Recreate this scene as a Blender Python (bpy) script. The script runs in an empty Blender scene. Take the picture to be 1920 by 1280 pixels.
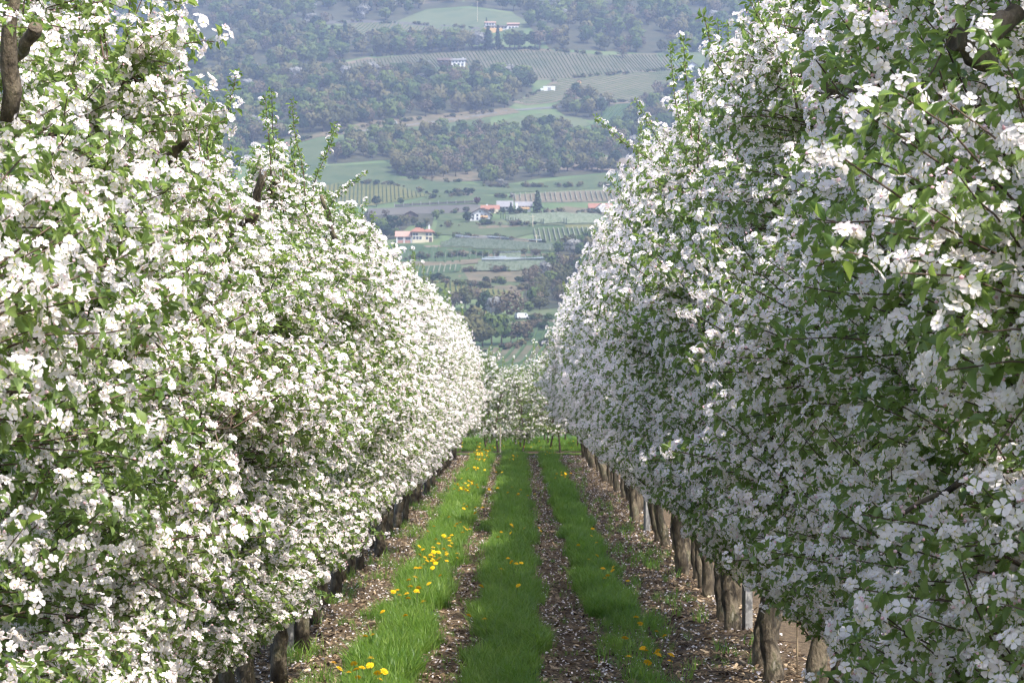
import bpy, math, random
import numpy as np
from mathutils import Vector, Matrix, Euler
from mathutils.geometry import delaunay_2d_cdt

random.seed(7)
RNG = np.random.default_rng(7)
SC = bpy.context.scene
COL = SC.collection

# ------------------------------------------------------------------ camera, sky, sun, exposure
CAM_H, FPX, VX, VY = 1.9, 4500.0, 970.0, 712.0      # eye height; focal length in photo pixels; axis of the lane in the photo
cam = bpy.data.cameras.new('camera')
cam.sensor_width = 36.0
cam.lens = FPX / 1920.0 * 36.0
cam.shift_x = -(VX - 960.0) / 1920.0
cam.shift_y = (VY - 640.0) / 1920.0
cam.clip_start, cam.clip_end = 0.1, 9000.0
cam.dof.use_dof = True
cam.dof.focus_distance = 8.5
cam.dof.aperture_fstop = 20.0
camo = bpy.data.objects.new('camera', cam)
COL.objects.link(camo)
camo.location = (0, 0, CAM_H)
camo.rotation_euler = (math.radians(90), 0, 0)
SC.camera = camo

SUN_EL, SUN_AZ = 53.0, 141.0          # azimuth clockwise from +Y (the direction of view)
world = bpy.data.worlds.new('World')
SC.world = world
world.use_nodes = True
wn = world.node_tree
bg = wn.nodes['Background']
sky = wn.nodes.new('ShaderNodeTexSky')
sky.sky_type = 'NISHITA'
sky.sun_disc = False
sky.sun_elevation = math.radians(SUN_EL)
sky.sun_rotation = math.radians(SUN_AZ)
sky.altitude = 300
sky.dust_density = 3.0
sky.air_density = 0.8
sky.ozone_density = 0.6
wn.links.new(sky.outputs[0], bg.inputs[0])
bg.inputs[1].default_value = 0.15

sl = bpy.data.lights.new('sun', 'SUN')
sl.energy = 2.6
sl.angle = math.radians(0.5)
sl.color = (1.0, 0.96, 0.9)
so = bpy.data.objects.new('sun', sl)
COL.objects.link(so)
e, a = math.radians(SUN_EL), math.radians(SUN_AZ)
to_sun = Vector((math.cos(e) * math.sin(a), math.cos(e) * math.cos(a), math.sin(e)))
so.rotation_euler = to_sun.to_track_quat('Z', 'Y').to_euler()
so.location = (20, -10, 40)

SC.view_settings.view_transform = 'Standard'
SC.view_settings.look = 'None'
SC.view_settings.exposure = 1.65
SC.view_settings.gamma = 1.0
SC.view_settings.use_curve_mapping = False
SC.render.engine = 'CYCLES'
cy = SC.cycles
cy.filter_width = 1.2
cy.max_bounces = 8
cy.diffuse_bounces = 5
cy.glossy_bounces = 2
cy.transmission_bounces = 6
cy.transparent_max_bounces = 4
cy.volume_bounces = 0
cy.sample_clamp_indirect = 6.0
cy.use_denoising = True
try:
    cy.denoiser = 'OPENIMAGEDENOISE'
    cy.denoising_prefilter = 'ACCURATE'
except Exception:
    pass


# ------------------------------------------------------------------ small helpers
def tag(o, label=None, cat=None, group=None, kind=None):
    if label: o['label'] = label
    if cat: o['category'] = cat
    if group: o['group'] = group
    if kind: o['kind'] = kind
    return o


def empty(name, loc=(0, 0, 0), rz=0.0, scale=(1, 1, 1)):
    o = bpy.data.objects.new(name, None)
    o.empty_display_size = 0.2
    COL.objects.link(o)
    o.location = loc
    o.rotation_euler = (0, 0, rz)
    o.scale = scale
    return o


def raw_mesh(name, v, f, mats, mi=None, smooth=False):
    """triangle or quad mesh from numpy arrays"""
    v = np.asarray(v, dtype=np.float32)
    f = np.asarray(f, dtype=np.int32)
    me = bpy.data.meshes.new(name)
    n, k = f.shape
    me.vertices.add(len(v))
    me.vertices.foreach_set('co', v.ravel())
    me.loops.add(n * k)
    me.loops.foreach_set('vertex_index', f.ravel())
    me.polygons.add(n)
    me.polygons.foreach_set('loop_start', np.arange(0, n * k, k, dtype=np.int32))
    me.polygons.foreach_set('loop_total', np.full(n, k, dtype=np.int32))
    for m in mats:
        me.materials.append(m)
    if mi is not None:
        me.polygons.foreach_set('material_index', np.asarray(mi, dtype=np.int32))
    me.polygons.foreach_set('use_smooth', np.full(n, smooth, dtype=bool))
    me.update(calc_edges=True)
    return me


def link(name, me, parent=None):
    o = bpy.data.objects.new(name, me)
    COL.objects.link(o)
    if parent is not None:
        o.parent = parent
    return o


class MB:
    """collects mixed polygons and builds one mesh object"""
    def __init__(s):
        s.v, s.f, s.m = [], [], []

    def add(s, vs, fs, mi=0):
        b = len(s.v)
        s.v += [tuple(p) for p in vs]
        s.f += [tuple(i + b for i in q) for q in fs]
        s.m += [mi] * len(fs)
        return s

    def box(s, x0, x1, y0, y1, z0, z1, mi=0):
        vs = [(x0, y0, z0), (x1, y0, z0), (x1, y1, z0), (x0, y1, z0), (x0, y0, z1), (x1, y0, z1), (x1, y1, z1), (x0, y1, z1)]
        return s.add(vs, [(0, 3, 2, 1), (4, 5, 6, 7), (0, 1, 5, 4), (1, 2, 6, 5), (2, 3, 7, 6), (3, 0, 4, 7)], mi)

    def tube(s, pts, radii, n=8, mi=0, caps=True, wob=0.0, seed=0):
        r = random.Random(seed)
        P = [Vector(p) for p in pts]
        rings = []
        up = Vector((0.13, 0.31, 1)).normalized()
        for i, p in enumerate(P):
            d = (P[min(i + 1, len(P) - 1)] - P[max(i - 1, 0)])
            d = d.normalized() if d.length > 1e-9 else Vector((0, 0, 1))
            a_ = d.cross(up)
            if a_.length < 0.05: a_ = d.cross(Vector((1, 0, 0)))
            a_.normalize()
            b_ = d.cross(a_).normalized()
            rings.append([p + (a_ * math.cos(2 * math.pi * k / n) + b_ * math.sin(2 * math.pi * k / n)) * radii[i] * (1 + r.uniform(-wob, wob)) for k in range(n)])
        vs = [q for R_ in rings for q in R_]
        fs = []
        for i in range(len(P) - 1):
            for k in range(n):
                k2 = (k + 1) % n
                fs.append((i * n + k, (i + 1) * n + k, (i + 1) * n + k2, i * n + k2))
        if caps:
            fs.append(tuple(range(n)))
            fs.append(tuple(range((len(P) - 1) * n + n - 1, (len(P) - 1) * n - 1, -1)))
        return s.add(vs, fs, mi)

    def mesh(s, name, mats, smooth=False):
        me = bpy.data.meshes.new(name)
        me.from_pydata(s.v, [], s.f)
        for m in mats: me.materials.append(m)
        me.polygons.foreach_set('material_index', np.array(s.m, dtype=np.int32))
        me.polygons.foreach_set('use_smooth', np.full(len(s.f), smooth, dtype=bool))
        me.update()
        return me

    def build(s, name, mats, parent=None, smooth=False):
        if not isinstance(mats, (list, tuple)): mats = [mats]
        return link(name, s.mesh(name, mats, smooth), parent)


# ------------------------------------------------------------------ materials
def nodes_of(name):
    m = bpy.data.materials.new(name)
    m.use_nodes = True
    nt = m.node_tree
    nt.nodes.clear()
    out = nt.nodes.new('ShaderNodeOutputMaterial')
    return m, nt, out


def ramp(nt, stops):
    r = nt.nodes.new('ShaderNodeValToRGB')
    el = r.color_ramp.elements
    while len(el) < len(stops): el.new(0.5)
    for e_, (p, c) in zip(el, stops):
        e_.position = p
        e_.color = (*c, 1)
    return r


def noise(nt, scale, detail=4, rough=0.55, coord='Object', stretch=None, dist=0.0):
    tc = nt.nodes.new('ShaderNodeTexCoord')
    n = nt.nodes.new('ShaderNodeTexNoise')
    n.inputs['Scale'].default_value = scale
    n.inputs['Detail'].default_value = detail
    n.inputs['Roughness'].default_value = rough
    n.inputs['Distortion'].default_value = dist
    if stretch:
        mp = nt.nodes.new('ShaderNodeMapping')
        mp.inputs['Scale'].default_value = stretch
        nt.links.new(tc.outputs[coord], mp.inputs[0])
        nt.links.new(mp.outputs[0], n.inputs['Vector'])
    else:
        nt.links.new(tc.outputs[coord], n.inputs['Vector'])
    return n


def mat_noise(name, stops, scale, rough=0.9, bump=0.0, bscale=None, detail=5, stretch=None, rnd=0.0, coord='Object', spec=0.2):
    m, nt, out = nodes_of(name)
    p = nt.nodes.new('ShaderNodeBsdfPrincipled')
    p.inputs['Roughness'].default_value = rough
    p.inputs['Specular IOR Level'].default_value = spec
    n = noise(nt, scale, detail, stretch=stretch, coord=coord)
    r = ramp(nt, stops)
    src = n.outputs['Fac']
    if rnd:
        oi = nt.nodes.new('ShaderNodeObjectInfo')
        ma = nt.nodes.new('ShaderNodeMath'); ma.operation = 'MULTIPLY_ADD'
        ma.inputs[1].default_value = rnd
        nt.links.new(oi.outputs['Random'], ma.inputs[0])
        nt.links.new(src, ma.inputs[2])
        sb = nt.nodes.new('ShaderNodeMath'); sb.operation = 'SUBTRACT'
        nt.links.new(ma.outputs[0], sb.inputs[0])
        sb.inputs[1].default_value = rnd * 0.5
        src = sb.outputs[0]
    nt.links.new(src, r.inputs[0])
    nt.links.new(r.outputs[0], p.inputs['Base Color'])
    if bump:
        b = nt.nodes.new('ShaderNodeBump')
        b.inputs['Strength'].default_value = bump
        b.inputs['Distance'].default_value = 0.02
        n2 = noise(nt, bscale or scale * 3, 6, stretch=stretch, coord=coord)
        nt.links.new(n2.outputs['Fac'], b.inputs['Height'])
        nt.links.new(b.outputs[0], p.inputs['Normal'])
    nt.links.new(p.outputs[0], out.inputs[0])
    return m


def mat_leaf(name, dark, light, trans, tmix=0.4, gloss=0.35, scale=14, rnd=0.35, rough=0.42):
    """thin leaf or petal: diffuse + translucent + sheen, colour varying from leaf to leaf"""
    m, nt, out = nodes_of(name)
    n = noise(nt, scale, 2)
    oi = nt.nodes.new('ShaderNodeObjectInfo')
    ma = nt.nodes.new('ShaderNodeMath'); ma.operation = 'MULTIPLY_ADD'
    ma.inputs[1].default_value = rnd
    nt.links.new(oi.outputs['Random'], ma.inputs[0])
    nt.links.new(n.outputs['Fac'], ma.inputs[2])
    sb = nt.nodes.new('ShaderNodeMath'); sb.operation = 'SUBTRACT'
    nt.links.new(ma.outputs[0], sb.inputs[0]); sb.inputs[1].default_value = rnd * 0.5
    r = ramp(nt, [(0.3, dark), (0.7, light)])
    nt.links.new(sb.outputs[0], r.inputs[0])
    d = nt.nodes.new('ShaderNodeBsdfPrincipled')
    d.inputs['Roughness'].default_value = rough
    d.inputs['Specular IOR Level'].default_value = gloss
    nt.links.new(r.outputs[0], d.inputs['Base Color'])
    t = nt.nodes.new('ShaderNodeBsdfTranslucent')
    t.inputs['Color'].default_value = (*trans, 1)
    mx = nt.nodes.new('ShaderNodeMixShader')
    mx.inputs[0].default_value = tmix
    nt.links.new(d.outputs[0], mx.inputs[1])
    nt.links.new(t.outputs[0], mx.inputs[2])
    nt.links.new(mx.outputs[0], out.inputs[0])
    return m


M = {}
M['petal'] = mat_leaf('white_petal', (0.87, 0.77, 0.78), (0.91, 0.875, 0.86), (0.94, 0.86, 0.84), 0.48, 0.15, 30, 0.1, 0.6)
M['bud'] = mat_leaf('pink_bud', (0.78, 0.46, 0.50), (0.86, 0.74, 0.77), (0.8, 0.55, 0.58), 0.25, 0.2, 40, 0.3, 0.5)
M['stamen'] = mat_leaf('yellow_stamen', (0.70, 0.60, 0.22), (0.75, 0.70, 0.35), (0.6, 0.5, 0.2), 0.2, 0.1, 40, 0.1, 0.7)
M['leaf'] = mat_leaf('apple_leaf', (0.060, 0.118, 0.024), (0.180, 0.245, 0.075), (0.32, 0.45, 0.09), 0.42, 0.5, 9, 0.35, 0.38)
M['bark'] = mat_noise('apple_bark', [(0.30, (0.026, 0.020, 0.015)), (0.45, (0.080, 0.064, 0.044)), (0.55, (0.145, 0.118, 0.082)), (0.62, (0.085, 0.078, 0.044)), (0.76, (0.25, 0.22, 0.18))], 13, 0.92, 1.0, 45, stretch=(1, 1, 0.45), detail=8)
M['twig'] = mat_noise('apple_twig', [(0.3, (0.05, 0.033, 0.026)), (0.7, (0.14, 0.10, 0.075))], 20, 0.75)
M['cutwood'] = mat_noise('pruned_wood', [(0.3, (0.22, 0.16, 0.10)), (0.7, (0.40, 0.31, 0.20))], 25, 0.85)
M['grass'] = mat_leaf('grass_blade', (0.055, 0.120, 0.018), (0.170, 0.245, 0.042), (0.24, 0.42, 0.05), 0.42, 0.35, 0.9, 0.5, 0.45)
M['turf'] = mat_noise('turf', [(0.3, (0.018, 0.040, 0.010)), (0.7, (0.05, 0.085, 0.022))], 6, 0.95, 0.5)
M['mulch'] = mat_noise('mulch', [(0.25, (0.035, 0.026, 0.017)), (0.5, (0.10, 0.072, 0.045)), (0.75, (0.19, 0.142, 0.09))], 22, 0.95, 1.0, 60)
M['rut'] = mat_noise('rut_soil', [(0.25, (0.035, 0.024, 0.015)), (0.5, (0.10, 0.069, 0.043)), (0.75, (0.19, 0.138, 0.088))], 20, 0.95, 1.0, 60)
M['chip'] = mat_noise('wood_chip', [(0.1, (0.040, 0.026, 0.016)), (0.4, (0.11, 0.074, 0.043)), (0.66, (0.21, 0.15, 0.092)), (0.92, (0.40, 0.31, 0.205))], 6, 0.9, rnd=0.9)
M['dandelion'] = mat_leaf('dandelion_yellow', (0.72, 0.40, 0.012), (0.82, 0.56, 0.02), (0.8, 0.5, 0.02), 0.2, 0.1, 60, 0.3, 0.7)
M['stem'] = mat_leaf('green_stem', (0.09, 0.15, 0.04), (0.16, 0.22, 0.07), (0.2, 0.3, 0.06), 0.3, 0.3, 20, 0.3, 0.5)
M['stake'] = mat_noise('pale_stake', [(0.3, (0.34, 0.28, 0.20)), (0.7, (0.50, 0.44, 0.33))], 12, 0.85, 0.4, stretch=(1, 1, 0.1))
M['post'] = mat_noise('concrete_post', [(0.3, (0.16, 0.155, 0.145)), (0.7, (0.26, 0.25, 0.235))], 12, 0.9, 0.3)


# ------------------------------------------------------------------ terrain
PY = [712, 700, 690, 650, 600, 540, 480, 430, 400, 350, 300, 250, 200, 150, 100, 50, 0, -150, -400, -700]
PD = [330, 520, 650, 720, 800, 900, 1000, 1120, 1200, 1320, 1420, 1520, 1640, 1760, 1880, 2020, 2160, 2600, 3200, 3900]
PZ = [CAM_H + (VY - y) / FPX * d for y, d in zip(PY, PD)]
PZ[0] = 0.0
_dd = np.linspace(0, 4200, 2101)
_zz = np.interp(_dd, [0] + PD, [0] + PZ)
_k = np.exp(-0.5 * (np.arange(-30, 31) / 12.0) ** 2); _k /= _k.sum()
_zz = np.convolve(np.pad(_zz, 30, mode='edge'), _k, mode='valid')
_zz[_dd < 250] = 0.0


def z_formula(X, Y):
    w = np.clip((Y - 620) / 500.0, 0, 1.6)
    b = (2.2 * np.sin(X / 71 + Y / 160 + .4) + 1.6 * np.sin(X / 43 - Y / 95 + 2.0) + 1.1 * np.sin(X / 24 + Y / 61 + 1.1)
         + 3.0 * np.sin(X / 150 - Y / 230 + 4.0) + 0.6 * np.sin(X / 13.0 + Y / 31))
    return np.interp(Y, _dd, _zz) + w * b + np.clip(np.abs(X) - 600, 0, None) * 0.06 * w


GX = np.concatenate([np.arange(-1600, -520, 40), np.arange(-520, 521, 8), np.arange(560, 1601, 40)]).astype(float)
GY = np.concatenate([np.array([-60, -20, 0, 40, 80, 120, 180, 240, 300, 340, 380, 420, 460, 500, 540, 580, 620.0]), np.arange(630, 2300, 7), np.arange(2310, 3900, 30)]).astype(float)
GZ = z_formula(GX[None, :], GY[:, None])
GZ[GY < 340] = 0.0


def zt(X, Y):
    X = np.asarray(X, float); Y = np.asarray(Y, float)
    i = np.clip(np.searchsorted(GX, X) - 1, 0, len(GX) - 2)
    j = np.clip(np.searchsorted(GY, Y) - 1, 0, len(GY) - 2)
    tx = np.clip((X - GX[i]) / (GX[i + 1] - GX[i]), 0, 1)
    ty = np.clip((Y - GY[j]) / (GY[j + 1] - GY[j]), 0, 1)
    return (GZ[j, i] * (1 - tx) + GZ[j, i + 1] * tx) * (1 - ty) + (GZ[j + 1, i] * (1 - tx) + GZ[j + 1, i + 1] * tx) * ty


_YS = np.linspace(560, 3700, 1600)


def hill(px, py):
    """the point of the terrain seen at a photo pixel"""
    px = np.atleast_1d(np.asarray(px, float)); py = np.atleast_1d(np.asarray(py, float))
    X = (px[:, None] - VX) / FPX * _YS[None, :]
    row = VY - FPX * (zt(X, np.broadcast_to(_YS, X.shape)) - CAM_H) / _YS[None, :]
    hit = row <= py[:, None]
    k = np.argmax(hit, axis=1)
    k = np.where(hit.any(axis=1), k, len(_YS) - 1)
    k0 = np.clip(k - 1, 0, None)
    r0 = row[np.arange(len(k)), k0]; r1 = row[np.arange(len(k)), k]
    t = np.clip((r0 - py) / np.where(np.abs(r0 - r1) < 1e-6, 1, r0 - r1), 0, 1)
    Y = _YS[k0] + (_YS[k] - _YS[k0]) * t
    X = (px - VX) / FPX * Y
    return X, Y, zt(X, Y)


def to_px(X, Y, Z):
    return VX + FPX * X / Y, VY - FPX * (Z - CAM_H) / Y


def in_poly(px, py, poly):
    px = np.asarray(px); py = np.asarray(py)
    ins = np.zeros(px.shape, bool)
    n = len(poly)
    for i in range(n):
        x0, y0 = poly[i]; x1, y1 = poly[(i + 1) % n]
        c = ((y0 > py) != (y1 > py)) & (px < (x1 - x0) * (py - y0) / ((y1 - y0) if y1 != y0 else 1e-9) + x0)
        ins ^= c
    return ins


nX, nY = len(GX), len(GY)
tv = np.stack([np.broadcast_to(GX[None, :], (nY, nX)), np.broadcast_to(GY[:, None], (nY, nX)), GZ], -1).reshape(-1, 3)
ii = (np.arange(nY - 1)[:, None] * nX + np.arange(nX - 1)[None, :]).ravel()
tf = np.stack([ii, ii + 1, ii + nX + 1, ii + nX], -1)
M['hill'] = mat_noise('hill_grassland', [(0.25, (0.050, 0.085, 0.030)), (0.5, (0.085, 0.125, 0.045)), (0.7, (0.13, 0.145, 0.065)), (0.85, (0.17, 0.14, 0.085))], 0.02, 0.95, detail=8)
g = link('ground', raw_mesh('ground', tv, tf, [M['hill']], smooth=True))
tag(g, 'grassy valley floor rising into the hillside behind the orchard', kind='structure')


def drape(name, poly, mat, lift=0.4, step=14, jit=0.25, subdiv=True):
    """a sheet of ground cover lying on the terrain, its outline slightly uneven"""
    P = []
    n = len(poly)
    for i in range(n):
        a_ = np.array(poly[i], float); b_ = np.array(poly[(i + 1) % n], float)
        L = np.hypot(*(b_ - a_))
        k = max(1, int(L / step))
        for q in range(k):
            p = a_ + (b_ - a_) * q / k
            if q: p = p + RNG.normal(0, jit, 2) * np.array([2.0, 1.0])
            P.append(p)
    nb = len(P)
    xs = [p[0] for p in poly]; ys = [p[1] for p in poly]
    gx, gy = np.meshgrid(np.arange(min(xs), max(xs), step), np.arange(min(ys), max(ys), max(2.5, step * 0.35)))
    gx = gx.ravel() + RNG.uniform(-1, 1, gx.size); gy = gy.ravel() + RNG.uniform(-.5, .5, gy.size)
    k = in_poly(gx, gy, [tuple(p) for p in P])
    pts = [Vector(p) for p in P] + [Vector((x, y)) for x, y in zip(gx[k], gy[k])]
    res = delaunay_2d_cdt(pts, [], [list(range(nb))], 1, 1e-4)
    vp = np.array([tuple(p) for p in res[0]]); fs = [tuple(f) for f in res[2] if len(f) == 3]
    X, Y, Z = hill(vp[:, 0], vp[:, 1])
    f = np.array(fs)
    # make all normals point up
    A = np.stack([X, Y], -1)
    cr = (A[f[:, 1], 0] - A[f[:, 0], 0]) * (A[f[:, 2], 1] - A[f[:, 0], 1]) - (A[f[:, 1], 1] - A[f[:, 0], 1]) * (A[f[:, 2], 0] - A[f[:, 0], 0])
    f[cr < 0] = f[cr < 0][:, ::-1]
    return link(name, raw_mesh(name, np.stack([X, Y, Z + lift], -1), f, [mat], smooth=True))


def crop_rows(name, poly, d0, d1, spacing, mat, w=0.5, h=1.2, base=0.2, parent=None, step=9.0):
    """ridges of vines or small trees in parallel lines, following the ground"""
    X, Y, Z = hill([d0[0], d1[0]], [d0[1], d1[1]])
    dv = np.array([X[1] - X[0], Y[1] - Y[0]]); dv /= np.hypot(*dv)
    nv = np.array([-dv[1], dv[0]])
    hx, hy, hz = hill([p[0] for p in poly], [p[1] for p in poly])
    C = np.stack([hx, hy], -1)
    u = C @ dv; v = C @ nv
    mb_v, mb_f = [], []
    for s in np.arange(v.min(), v.max(), spacing):
        t = np.arange(u.min(), u.max() + step, step)
        p = dv[None, :] * t[:, None] + nv[None, :] * (s + RNG.uniform(-.08, .08) * spacing)
        z = zt(p[:, 0], p[:, 1])
        px, py = to_px(p[:, 0], p[:, 1], z)
        ok = in_poly(px, py, poly)
        b = None
        for i in range(len(t)):
            if not ok[i]:
                if b is not None: mb_f.append((b, b + 1, b + 2, b + 3))
                b = None
                continue
            hh = h * RNG.uniform(.85, 1.15)
            c = p[i]; n_ = nv * w / 2
            q = len(mb_v)
            mb_v += [(c[0] - n_[0], c[1] - n_[1], z[i] + base), (c[0] - n_[0] * .6, c[1] - n_[1] * .6, z[i] + hh), (c[0] + n_[0] * .6, c[1] + n_[1] * .6, z[i] + hh), (c[0] + n_[0], c[1] + n_[1], z[i] + base)]
            if b is not None:
                for k in range(3):
                    mb_f.append((b + k, q + k, q + k + 1, b + k + 1))
            else:
                mb_f.append((q + 3, q + 2, q + 1, q))
            b = q
    if not mb_f: return None
    o = link(name, raw_mesh(name, mb_v, mb_f, [mat]), parent)
    o['kind'] = 'stuff'
    return o


# ------------------------------------------------------------------ scatter of uncountable stuff
def scatter(name, pts, rots, scl, idx, protos, label, cat):
    me = bpy.data.meshes.new(name)
    me.vertices.add(len(pts))
    me.vertices.foreach_set('co', np.asarray(pts, np.float32).ravel())
    for an, ty, dat in (('rot', 'FLOAT_VECTOR', rots), ('scl', 'FLOAT_VECTOR', scl)):
        at = me.attributes.new(an, ty, 'POINT')
        at.data.foreach_set('vector', np.asarray(dat, np.float32).ravel())
    at = me.attributes.new('idx', 'INT', 'POINT')
    at.data.foreach_set('value', np.asarray(idx, np.int32))
    pc = bpy.data.collections.new(name + '_shapes')
    for i, p in enumerate(protos):
        po = bpy.data.objects.new('%s_shape_%02d' % (name, i), p)
        pc.objects.link(po)
    ng = bpy.data.node_groups.new(name + '_scatter', 'GeometryNodeTree')
    ng.interface.new_socket('Geometry', in_out='INPUT', socket_type='NodeSocketGeometry')
    ng.interface.new_socket('Geometry', in_out='OUTPUT', socket_type='NodeSocketGeometry')
    N, L = ng.nodes, ng.links
    gi, go = N.new('NodeGroupInput'), N.new('NodeGroupOutput')
    iop = N.new('GeometryNodeInstanceOnPoints')
    ci = N.new('GeometryNodeCollectionInfo')
    ci.inputs['Collection'].default_value = pc
    ci.inputs['Separate Children'].default_value = True
    ci.inputs['Reset Children'].default_value = True

    def attr(nm, ty):
        q = N.new('GeometryNodeInputNamedAttribute'); q.data_type = ty
        q.inputs['Name'].default_value = nm
        return q
    ar, as_, ai = attr('rot', 'FLOAT_VECTOR'), attr('scl', 'FLOAT_VECTOR'), attr('idx', 'INT')
    e2r = N.new('FunctionNodeEulerToRotation')
    L.new(ar.outputs['Attribute'], e2r.inputs[0])
    L.new(gi.outputs[0], iop.inputs['Points'])
    L.new(ci.outputs[0], iop.inputs['Instance'])
    iop.inputs['Pick Instance'].default_value = True
    L.new(ai.outputs['Attribute'], iop.inputs['Instance Index'])
    L.new(e2r.outputs[0], iop.inputs['Rotation'])
    L.new(as_.outputs['Attribute'], iop.inputs['Scale'])
    L.new(iop.outputs[0], go.inputs[0])
    o = link(name, me)
    md = o.modifiers.new('scatter', 'NODES')
    md.node_group = ng
    tag(o, label, cat, kind='stuff')
    return o


def frame(n, spin=0.0):
    n = np.asarray(n, float); n = n / np.linalg.norm(n)
    a_ = np.cross(n, [0.31, 0.77, 0.2]); a_ /= np.linalg.norm(a_)
    b_ = np.cross(n, a_)
    c, s = math.cos(spin), math.sin(spin)
    return np.stack([a_ * c + b_ * s, -a_ * s + b_ * c, n], -1)   # columns: x, y, z axes




# ================================================================== HILLSIDE
def fieldmat(name, c0, c1, sc=.03):
    c0 = tuple(.64 * q for q in c0); c1 = tuple(.64 * q for q in c1)
    c2 = tuple(.8 * a_ + .2 * b_ for a_, b_ in zip(c1, (.20, .15, .09)))
    return mat_noise(name, [(0.34, c0), (0.52, c1), (0.60, c0), (0.72, c2)], sc, 0.95, detail=9)


M['meadow'] = fieldmat('meadow_green', (0.070, 0.110, 0.038), (0.115, 0.145, 0.058))
M['pale_meadow'] = fieldmat('pale_meadow', (0.105, 0.145, 0.060), (0.155, 0.18, 0.085))
M['deep_meadow'] = fieldmat('deep_meadow', (0.050, 0.100, 0.036), (0.085, 0.130, 0.050))
M['vine_ground'] = fieldmat('vineyard_ground', (0.12, 0.125, 0.065), (0.19, 0.165, 0.105))
M['vine_ground_dry'] = fieldmat('vineyard_ground_dry', (0.17, 0.15, 0.09), (0.24, 0.195, 0.13))
M['yellow_ground'] = fieldmat('yellow_grass', (0.14, 0.155, 0.04), (0.20, 0.19, 0.06))
M['bank'] = fieldmat('dry_bank', (0.13, 0.12, 0.065), (0.22, 0.175, 0.105), .06)
M['earth'] = fieldmat('bare_earth', (0.185, 0.15, 0.10), (0.27, 0.215, 0.15), .06)
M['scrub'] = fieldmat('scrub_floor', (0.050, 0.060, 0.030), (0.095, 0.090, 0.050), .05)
M['plough'] = fieldmat('grey_field', (0.13, 0.12, 0.10), (0.18, 0.165, 0.13))
M['road'] = fieldmat('hill_road', (0.16, 0.16, 0.155), (0.22, 0.215, 0.20))
M['vines'] = fieldmat('vine_foliage', (0.06, 0.115, 0.036), (0.11, 0.17, 0.058), .3)
M['vines_pale'] = fieldmat('pale_vine_rows', (0.24, 0.26, 0.16), (0.36, 0.36, 0.26), .3)
M['vines_dark'] = fieldmat('dark_vine_rows', (0.03, 0.08, 0.03), (0.055, 0.11, 0.04), .3)
M['orchard_rows'] = fieldmat('blossom_rows', (0.15, 0.20, 0.11), (0.30, 0.34, 0.24), .5)
M['net'] = fieldmat('hail_net', (0.34, 0.38, 0.42), (0.44, 0.48, 0.52), .2)
M['wall_dark'] = fieldmat('terrace_wall', (0.10, 0.095, 0.085), (0.17, 0.155, 0.14), .2)

# big woods floor first, then the fields from the top of the view to the bottom
WOODS = {
    'upper': [(-450, -90), (250, -70), (1560, -70), (2350, -80), (2350, 60), (1560, 70), (1430, 92), (1250, 102), (1030, 92), (1010, 66), (985, 45), (960, 22), (880, 12), (800, 18), (745, 40), (640, 38), (610, 55), (618, 74), (690, 72), (700, 105), (560, 128), (480, 132), (330, 150), (250, 160), (-100, 170), (-450, 130)],
    'band': [(690, 80), (780, 80), (905, 88), (1005, 90), (1035, 94), (905, 95), (830, 99), (705, 107)],
    'main': [(-450, 140), (-100, 172), (250, 162), (420, 150), (520, 132), (600, 140), (760, 142), (850, 150), (985, 150), (1000, 170), (950, 205), (830, 218), (700, 232), (560, 258), (400, 285), (250, 300), (-50, 280), (-450, 310)],
    'lower': [(612, 272), (760, 252), (900, 248), (1020, 248), (1130, 258), (1180, 285), (1060, 302), (930, 318), (860, 334), (745, 330), (735, 300), (615, 308)],
    'hedge': [(905, 330), (960, 318), (1160, 306), (1160, 322), (1010, 335), (925, 350), (905, 348)],
    'right': [(1225, 190), (1330, 130), (1560, 110), (1900, 150), (2350, 120), (2350, 300), (1900, 340), (1560, 320), (1200, 300), (1120, 290), (1150, 235)],
    'copse': [(1035, 200), (1060, 186), (1150, 190), (1160, 214), (1110, 226), (1060, 218)],
    'grove': [(660, 412), (700, 395), (775, 398), (815, 402), (810, 425), (770, 422), (738, 448), (690, 456), (655, 450)],
    'thicket': [(1035, 478), (1060, 452), (1112, 440), (1160, 450), (1150, 500), (1060, 492)],
    'slope': [(1000, 520), (1040, 496), (1150, 510), (1150, 590), (1060, 578), (985, 580), (980, 552)],
    'left': [(250, 302), (420, 287), (470, 282), (430, 340), (420, 420), (250, 440), (120, 400)],
    'side': [(1300, 440), (1420, 420), (1700, 470), (1680, 540), (1400, 530)],
}
for nm in ('upper', 'band', 'main', 'lower', 'hedge', 'right', 'copse', 'grove', 'thicket', 'slope', 'left', 'side'):
    o = drape('woodland_floor', WOODS[nm], M['scrub'], .16, 16)
    tag(o, 'shaded woodland floor under trees on the hillside', kind='structure')

LAYER = [0.22]


def field(name, poly, mat, label, lift=None, step=14):
    LAYER[0] += 0.004
    o = drape(name, poly, M[mat], LAYER[0] if lift is None else lift, step)
    tag(o, label, kind='structure')
    return o


def vineyard(poly, d0, d1, spacing, ground, rows, label, w=.5, h=1.3, group='vineyards on the hillside'):
    o = field('vineyard', poly, ground, None)
    tag(o, label, 'vineyard', group, kind='thing')
    c = crop_rows('vine_rows', poly, d0, d1, spacing * (.62 if spacing > 3.1 else 1), M[rows], w * .8, h * .62 + LAYER[0], LAYER[0] + .1)
    if c: c.parent = o
    return o


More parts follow.
